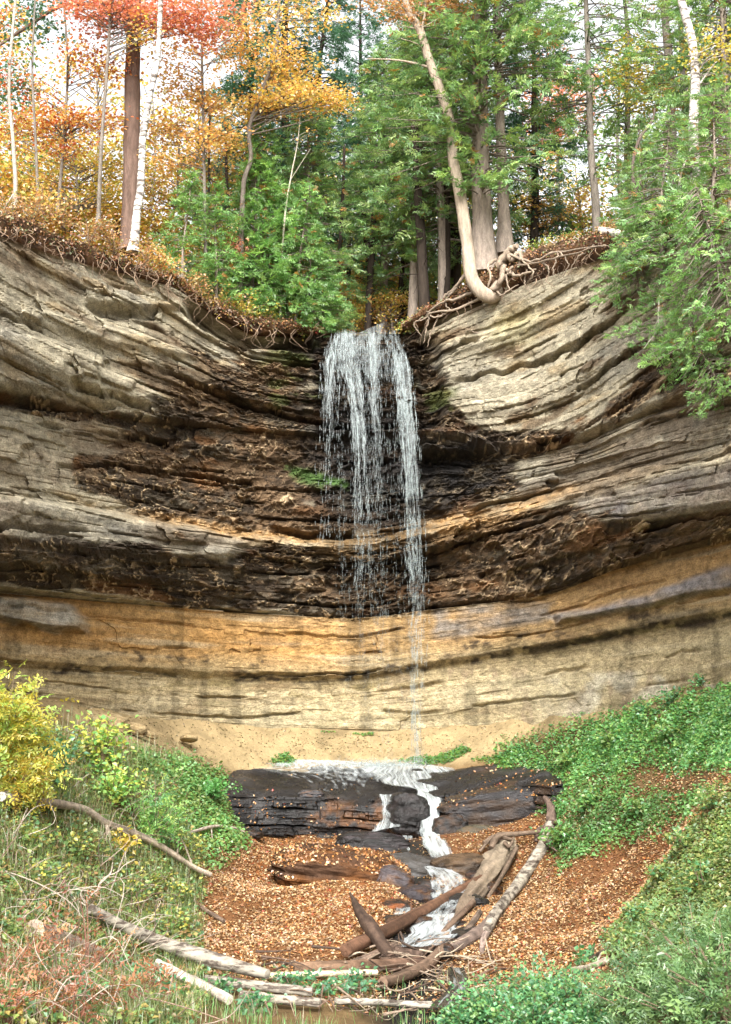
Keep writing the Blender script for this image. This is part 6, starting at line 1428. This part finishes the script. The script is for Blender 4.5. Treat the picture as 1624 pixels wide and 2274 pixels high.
def blades(name, label, polys, n, xr, yr, pal, h, seed, lean=0.5, wid=0.012, soft=15, den=0.7):
    def dn(x, y, vx, vy): return np.clip(den + 0.8 * fbm(x * 0.9, y * 0.9, 3, seed + 9), 0.03, 1)
    q, vx, vy, r = scatter(n, xr, yr, polys, soft, seed, dn)
    m = len(q); az = r.uniform(0, 6.28, m); hh = h * r.uniform(0.4, 1.25, m); ln = lean * r.uniform(0.2, 1.2, m) * hh
    d_ = np.stack([np.cos(az), np.sin(az), np.zeros(m)], -1); s_ = np.stack([-np.sin(az), np.cos(az), np.zeros(m)], -1) * wid
    up_ = np.stack([np.zeros(m), np.zeros(m), hh], -1)
    a = q - s_ / 2; b = q + s_ / 2; c1 = q + d_ * ln[:, None] * 0.35 + up_ * 0.6 - s_ * 0.4; c2 = q + d_ * ln[:, None] * 0.35 + up_ * 0.6 + s_ * 0.4; tip = q + d_ * ln[:, None] + up_ * 0.95
    V = np.stack([a, b, c2, c1, tip], 1).reshape(-1, 3); o_ = np.arange(m)[:, None] * 5
    cols = np.repeat(palette(r, m, pal, None, 0.25), 5, 0)
    g = G(); g.add(V, o_ + np.array([0, 1, 2, 3]), cols); g.f.append(o_ + np.array([3, 2, 4])); 
    tag(g.obj(name, M_LEAF), label, 'grass', kind='stuff'); print(name, m)
LB = [(-80, 1640), (100, 1650), (250, 1672), (400, 1760), (450, 1960), (440, 2130), (470, 2210), (420, 2300), (-80, 2300)]
GRASS = [tuple(0.8 * v for v in q) for q in [(0.20, 0.30, 0.10), (0.30, 0.33, 0.13), (0.44, 0.37, 0.23), (0.15, 0.26, 0.09), (0.24, 0.34, 0.10)]]
blades('bank_grass', 'long tangled green and straw coloured grass on the left bank', [LB], 90000, (-11, -1.5), (14, 38), GRASS, 0.42, 31, 0.8)
blades('stream_grass', 'thin grass and weeds round the debris jam', [[(470, 2170), (700, 2185), (1000, 2190), (1330, 2160), (1340, 2300), (400, 2300)]], 14000, (-5, 5), (20, 27), GRASS + GC[:2], 0.3, 32, 0.6, 0.012, 12, 0.3)
blades('talus_grass', 'sparse grass at the top of the left bank against the sandy talus', [[(90, 1600), (180, 1610), (280, 1650), (420, 1690), (350, 1720), (150, 1680)]], 14000, (-11, -3), (28, 42), GRASS[:3], 0.5, 33, 0.5)
# dry twigs in the grass
r = np.random.default_rng(9); g = G()
for i in range(420):
    x = r.uniform(-20, 480) * r.random() ** 0.25; v = r.uniform(1750, 2290) if i % 3 else r.uniform(1980, 2290)
    if pmask(np.array([x]), np.array([v]), LB, 5)[0] < 0.5: continue
    p0 = on(x, v, 0.0); l = r.uniform(0.4, 1.5); az = r.uniform(0, 6.28); el = r.uniform(0.05, 1.1)
    dr = np.array([math.cos(az) * math.cos(el), math.sin(az) * math.cos(el), math.sin(el)]); bend = r.normal(0, 0.18, 3) * l
    tube(g, spline([p0, p0 + dr * l * 0.5 + bend, p0 + dr * l + bend * 0.3 - np.array([0, 0, 0.15 * l])], 9), np.linspace(r.uniform(0.006, 0.014), 0.003, 9), 4, np.array([(0.36, 0.31, 0.25), (0.27, 0.21, 0.165), (0.18, 0.12, 0.09)][r.integers(0, 3)]), 0, cap=False)
tag(g.obj('dry_twigs', M_TWIG), 'mesh of dry grey twigs tangled through the left bank grass', 'twigs', kind='stuff')
def twigs(name, label, lines, col, cat='branch', r0=0.022, r1=0.007, group=None, up=0.25):
    b = on(*lines[0][0]); g = G()
    for l in lines:
        y = hit(*lines[0][0])[1] - 0.3; tube(g, spline(np.array([P(q[0], q[1], y) for q in l]) - b, 18), np.linspace(r0, r1, 18), 5, col, 0.1, 3, cap=False)
    o = g.obj(name, M_TWIG, smooth=True); o.location = b; return tag(o, label, cat, group)
twigs('bare_branch', 'antler shaped bare grey twig standing in the left bank grass', [[(192, 2030), (193, 2005), (205, 1985), (216, 1977), (222, 1960), (237, 1946), (262, 1936), (275, 1922), (300, 1908)], [(193, 2008), (180, 1990), (182, 1978), (195, 1972), (212, 1978)], [(193, 2012), (165, 1995), (152, 1970), (158, 1955), (175, 1948)], [(222, 1962), (245, 1940), (250, 1915)]], (0.36, 0.31, 0.25), r0=0.022)
twigs('bare_branch', 'long straight dry stem crossing the left bank grass', [[(0, 1930), (80, 1960), (150, 2000), (190, 2045)]], (0.3, 0.25, 0.2), r0=0.014)
twigs('bare_branch', 'long reddish twig sweeping across the bottom left grass', [[(225, 2208), (320, 2215), (420, 2240), (507, 2270)]], (0.22, 0.15, 0.11), r0=0.015)
twigs('bare_branch', 'dark forked twig lying in the lower left corner', [[(40, 2215), (130, 2245), (210, 2285)], [(40, 2215), (60, 2235), (100, 2270)]], (0.2, 0.15, 0.12), r0=0.024)
twigs('bare_branch', 'fan of fine grey twigs above the mossy birch log', [[(290, 2110), (330, 2080), (360, 2030)], [(290, 2115), (360, 2090), (430, 2085), (470, 2060)], [(280, 2105), (320, 2060), (345, 2040)], [(300, 2120), (380, 2095), (440, 2092)]], (0.3, 0.25, 0.2), r0=0.01, r1=0.004)

# ------------------------------------------------------------ shrubs of the gorge floor
YG = [(0.48, 0.52, 0.10), (0.56, 0.52, 0.10), (0.34, 0.48, 0.11), (0.62, 0.50, 0.08)]
LG = [(0.18, 0.42, 0.11), (0.26, 0.46, 0.12), (0.36, 0.48, 0.12)]
def sh(name, label, vx, vy, h, r, pal, **kw):
    return shrub(name, label, hit(vx, vy) + np.array([0, 0, -0.03]), h, r, pal, **kw)
sh('yellow_bush', 'tall yellow green feathery leaved bush at the left edge of the bank', 0, 1750, 2.6, 0.75, YG, nst=16, per=60, leaf=0.30, pin=True, cat='bush')
sh('yellow_bush', 'lower yellow bush in front of the tall feathery bush', 30, 1800, 1.6, 0.9, YG + [(0.5, 0.34, 0.05)], nst=12, per=45, leaf=0.26, pin=True, cat='bush')
sh('green_bush', 'blue green leafy bush beside the tall yellow bush', 95, 1740, 1.5, 0.6, [(0.08, 0.24, 0.11), (0.11, 0.28, 0.12)], nst=9, per=60, leaf=0.12, cat='bush')
sh('yellow_bush', 'slender yellow green bush standing against the sandy talus', 222, 1720, 2.0, 0.55, LG + YG[:2], nst=9, per=60, leaf=0.13, cat='bush')
sh('yellow_bush', 'pale green bush below the slender yellow green one', 245, 1790, 1.3, 0.8, LG + YG[:1], nst=10, per=50, leaf=0.11, cat='bush')
sh('green_bush', 'bright green fern like bush above the crooked branch', 345, 1880, 1.6, 0.8, LG + [(0.10, 0.27, 0.09)], nst=12, per=40, leaf=0.22, pin=True, cat='bush')
sh('green_bush', 'rounded green clump at the end of the left bank by the shelf', 465, 1775, 0.7, 0.9, [(0.09, 0.28, 0.07), (0.12, 0.32, 0.08)], nst=14, per=60, leaf=0.09, cat='bush')
sh('yellow_plant', 'small yellow drooping plant under the crooked branch', 268, 1905, 0.7, 0.25, [(0.55, 0.44, 0.06), (0.5, 0.36, 0.05)], nst=5, per=30, leaf=0.12, cat='plant')
for i, (vx, vy, lab) in enumerate([(150, 1690, 'grey green weed clump under the talus'), (310, 1760, 'weed clump above the rounded green clump'), (60, 1880, 'olive weeds below the white log tip'), (160, 1900, 'olive weeds under the crooked branch bend'), (330, 1980, 'yellow speckled weeds near the dark stick'), (390, 2010, 'yellow green weeds at the edge of the leaf floor'), (280, 2010, 'weeds right of the antler twig'), (90, 1980, 'weeds left of the antler twig'), (370, 2080, 'weeds at the bare leaf edge above the mossy log'), (420, 1900, 'leafy weeds at the tip of the green bank')]):
    sh('weed_clump', lab, vx, vy, ER.uniform(0.5, 0.9), 0.6, GCY + YE[2:] + [(0.12, 0.24, 0.08)], nst=9, per=35, leaf=0.085, cat='plant', group='weeds on the left bank')
DF = [(0.32, 0.12, 0.05), (0.40, 0.19, 0.09), (0.24, 0.09, 0.045)]
for i, (vx, vy, h, lab) in enumerate([(20, 2200, 1.0, 'withered red brown fern at the left corner'), (60, 2160, 0.9, 'withered fern leaning over the half buried log'), (110, 2230, 0.8, 'withered fern below the half buried log'), (195, 2180, 1.5, 'tall withered red fern stalk above the birch log'), (320, 2235, 0.8, 'withered fern in front of the mossy birch log'), (240, 2250, 0.7, 'withered fern among the reddish twigs'), (15, 2274, 0.8, 'withered fern at the bottom left corner'), (160, 2285, 0.7, 'withered fern under the criss cross twigs')]):
    sh('withered_fern', lab, vx, vy, h, 0.45, DF, nst=6, per=9, leaf=0.20, pin=True, cat='fern', group='withered ferns in the lower left', stem=(0.2, 0.1, 0.07))
for i, (vx, vy, lab) in enumerate([(290, 2190, 'ivy green seedlings climbing the mossy birch log'), (350, 2220, 'blue green bramble leaves below the mossy birch log'), (170, 2230, 'green grass tuft under the half buried log'), (560, 2255, 'yellow green leafy plant between the birch logs'), (640, 2200, 'green sprigs behind the straight pale birch log'), (790, 2200, 'green sprigs growing on the debris jam'), (720, 2215, 'thin green plant among the jam sticks'), (480, 2215, 'bramble leaves at the left end of the straight pale log')]):
    sh('bramble', lab, vx, vy, 0.5, 0.45, [(0.10, 0.27, 0.13), (0.13, 0.30, 0.10), (0.07, 0.2, 0.10)], nst=8, per=18, leaf=0.10, cat='plant', group='green plants round the lower logs')
RB = [(0.10, 0.28, 0.11), (0.14, 0.32, 0.12), (0.075, 0.22, 0.095), (0.2, 0.34, 0.11)]
for i, (vx, vy, h, r_, lab) in enumerate([(1190, 2265, 1.3, 0.75, 'tallest bright green bramble at the foot of the leaf slope'), (1090, 2285, 0.9, 0.7, 'bramble on the stream side of the green thicket'), (1270, 2275, 1.1, 0.7, 'bramble on the right side of the green thicket'), (1180, 2310, 0.9, 0.8, 'low bramble in front of the tallest one'), (1040, 2300, 0.6, 0.5, 'small bramble at the left tip of the green thicket'), (1310, 2310, 0.7, 0.6, 'low bramble at the right tip of the green thicket')]):
    sh('bramble', lab, vx, vy, h, r_, RB, nst=18, per=80, leaf=0.075, cat='bush', group='green thicket below the leaf slope')
for i, (vx, vy, h, r_, lab) in enumerate([(1470, 2250, 1.3, 0.9, 'soft olive green bush at the foot of the right bank'), (1560, 2230, 1.6, 0.9, 'olive bush higher on the right bank'), (1624, 2274, 1.6, 0.9, 'dark olive bush in the bottom right corner'), (1420, 2285, 0.9, 0.7, 'low olive bush next to the green thicket'), (1540, 2300, 1.0, 0.9, 'olive bush below the others on the right bank'), (1640, 2140, 0.9, 0.6, 'small olive bush up the right bank')]):
    sh('feathery_bush', lab, vx, vy, h, r_, [(0.14, 0.25, 0.09), (0.18, 0.29, 0.10), (0.10, 0.20, 0.075)], nst=16, per=24, leaf=0.20, pin=True, cat='bush', group='olive bushes on the right bank')
for i, (vx, vy, lab) in enumerate([(1590, 1790, 'weed clump at the top of the near right bank'), (1530, 1880, 'weed clump on the edge of the near right bank'), (1480, 1950, 'leafy clump halfway down the edge of the near right bank'), (1430, 2040, 'yellowish clump low on the edge of the near right bank'), (1390, 2110, 'green clump at the lower tip of the near right bank'), (1560, 1980, 'weeds standing in the middle of the near right bank')]):
    sh('weed_clump', lab, vx, vy, ER.uniform(0.35, 0.65), 0.5, GCY + RB[:1], nst=9, per=40, leaf=0.08, cat='plant', group='weeds on the near right bank')
for i, (vx, vy, lab) in enumerate([(1260, 1700, 'taller leafy clump in the green talus cover near the shelf'), (1360, 1660, 'taller leafy clump in the middle of the green talus cover'), (1500, 1640, 'taller leafy clump high in the green talus cover'), (1310, 1800, 'taller clump in the light green cover above the leaf slope'), (1420, 1810, 'leafy clump at the right end of the light green cover'), (1250, 1880, 'leafy clump beside the top of the birch log')]):
    sh('weed_clump', lab, vx, vy, ER.uniform(0.45, 0.75), 0.6, GC + GCY[:2], nst=10, per=45, leaf=0.11, cat='plant', group='tall weeds in the green talus cover')
sh('seedling', 'single broad leaved green seedling on the right leaf slope', 1300, 2140, 0.5, 0.25, RB, nst=4, per=22, leaf=0.12, cat='plant')
for i, (vx, vy, lab) in enumerate([(1495, 1560, 'green tuft at the foot of the right cliff'), (1560, 1525, 'rounded green tuft high on the right talus'), (1430, 1590, 'small green tuft on the pale sand under the cliff')]):
    sh('talus_plant', lab, vx, vy, 0.45, 0.35, RB, nst=7, per=30, leaf=0.09, cat='plant')
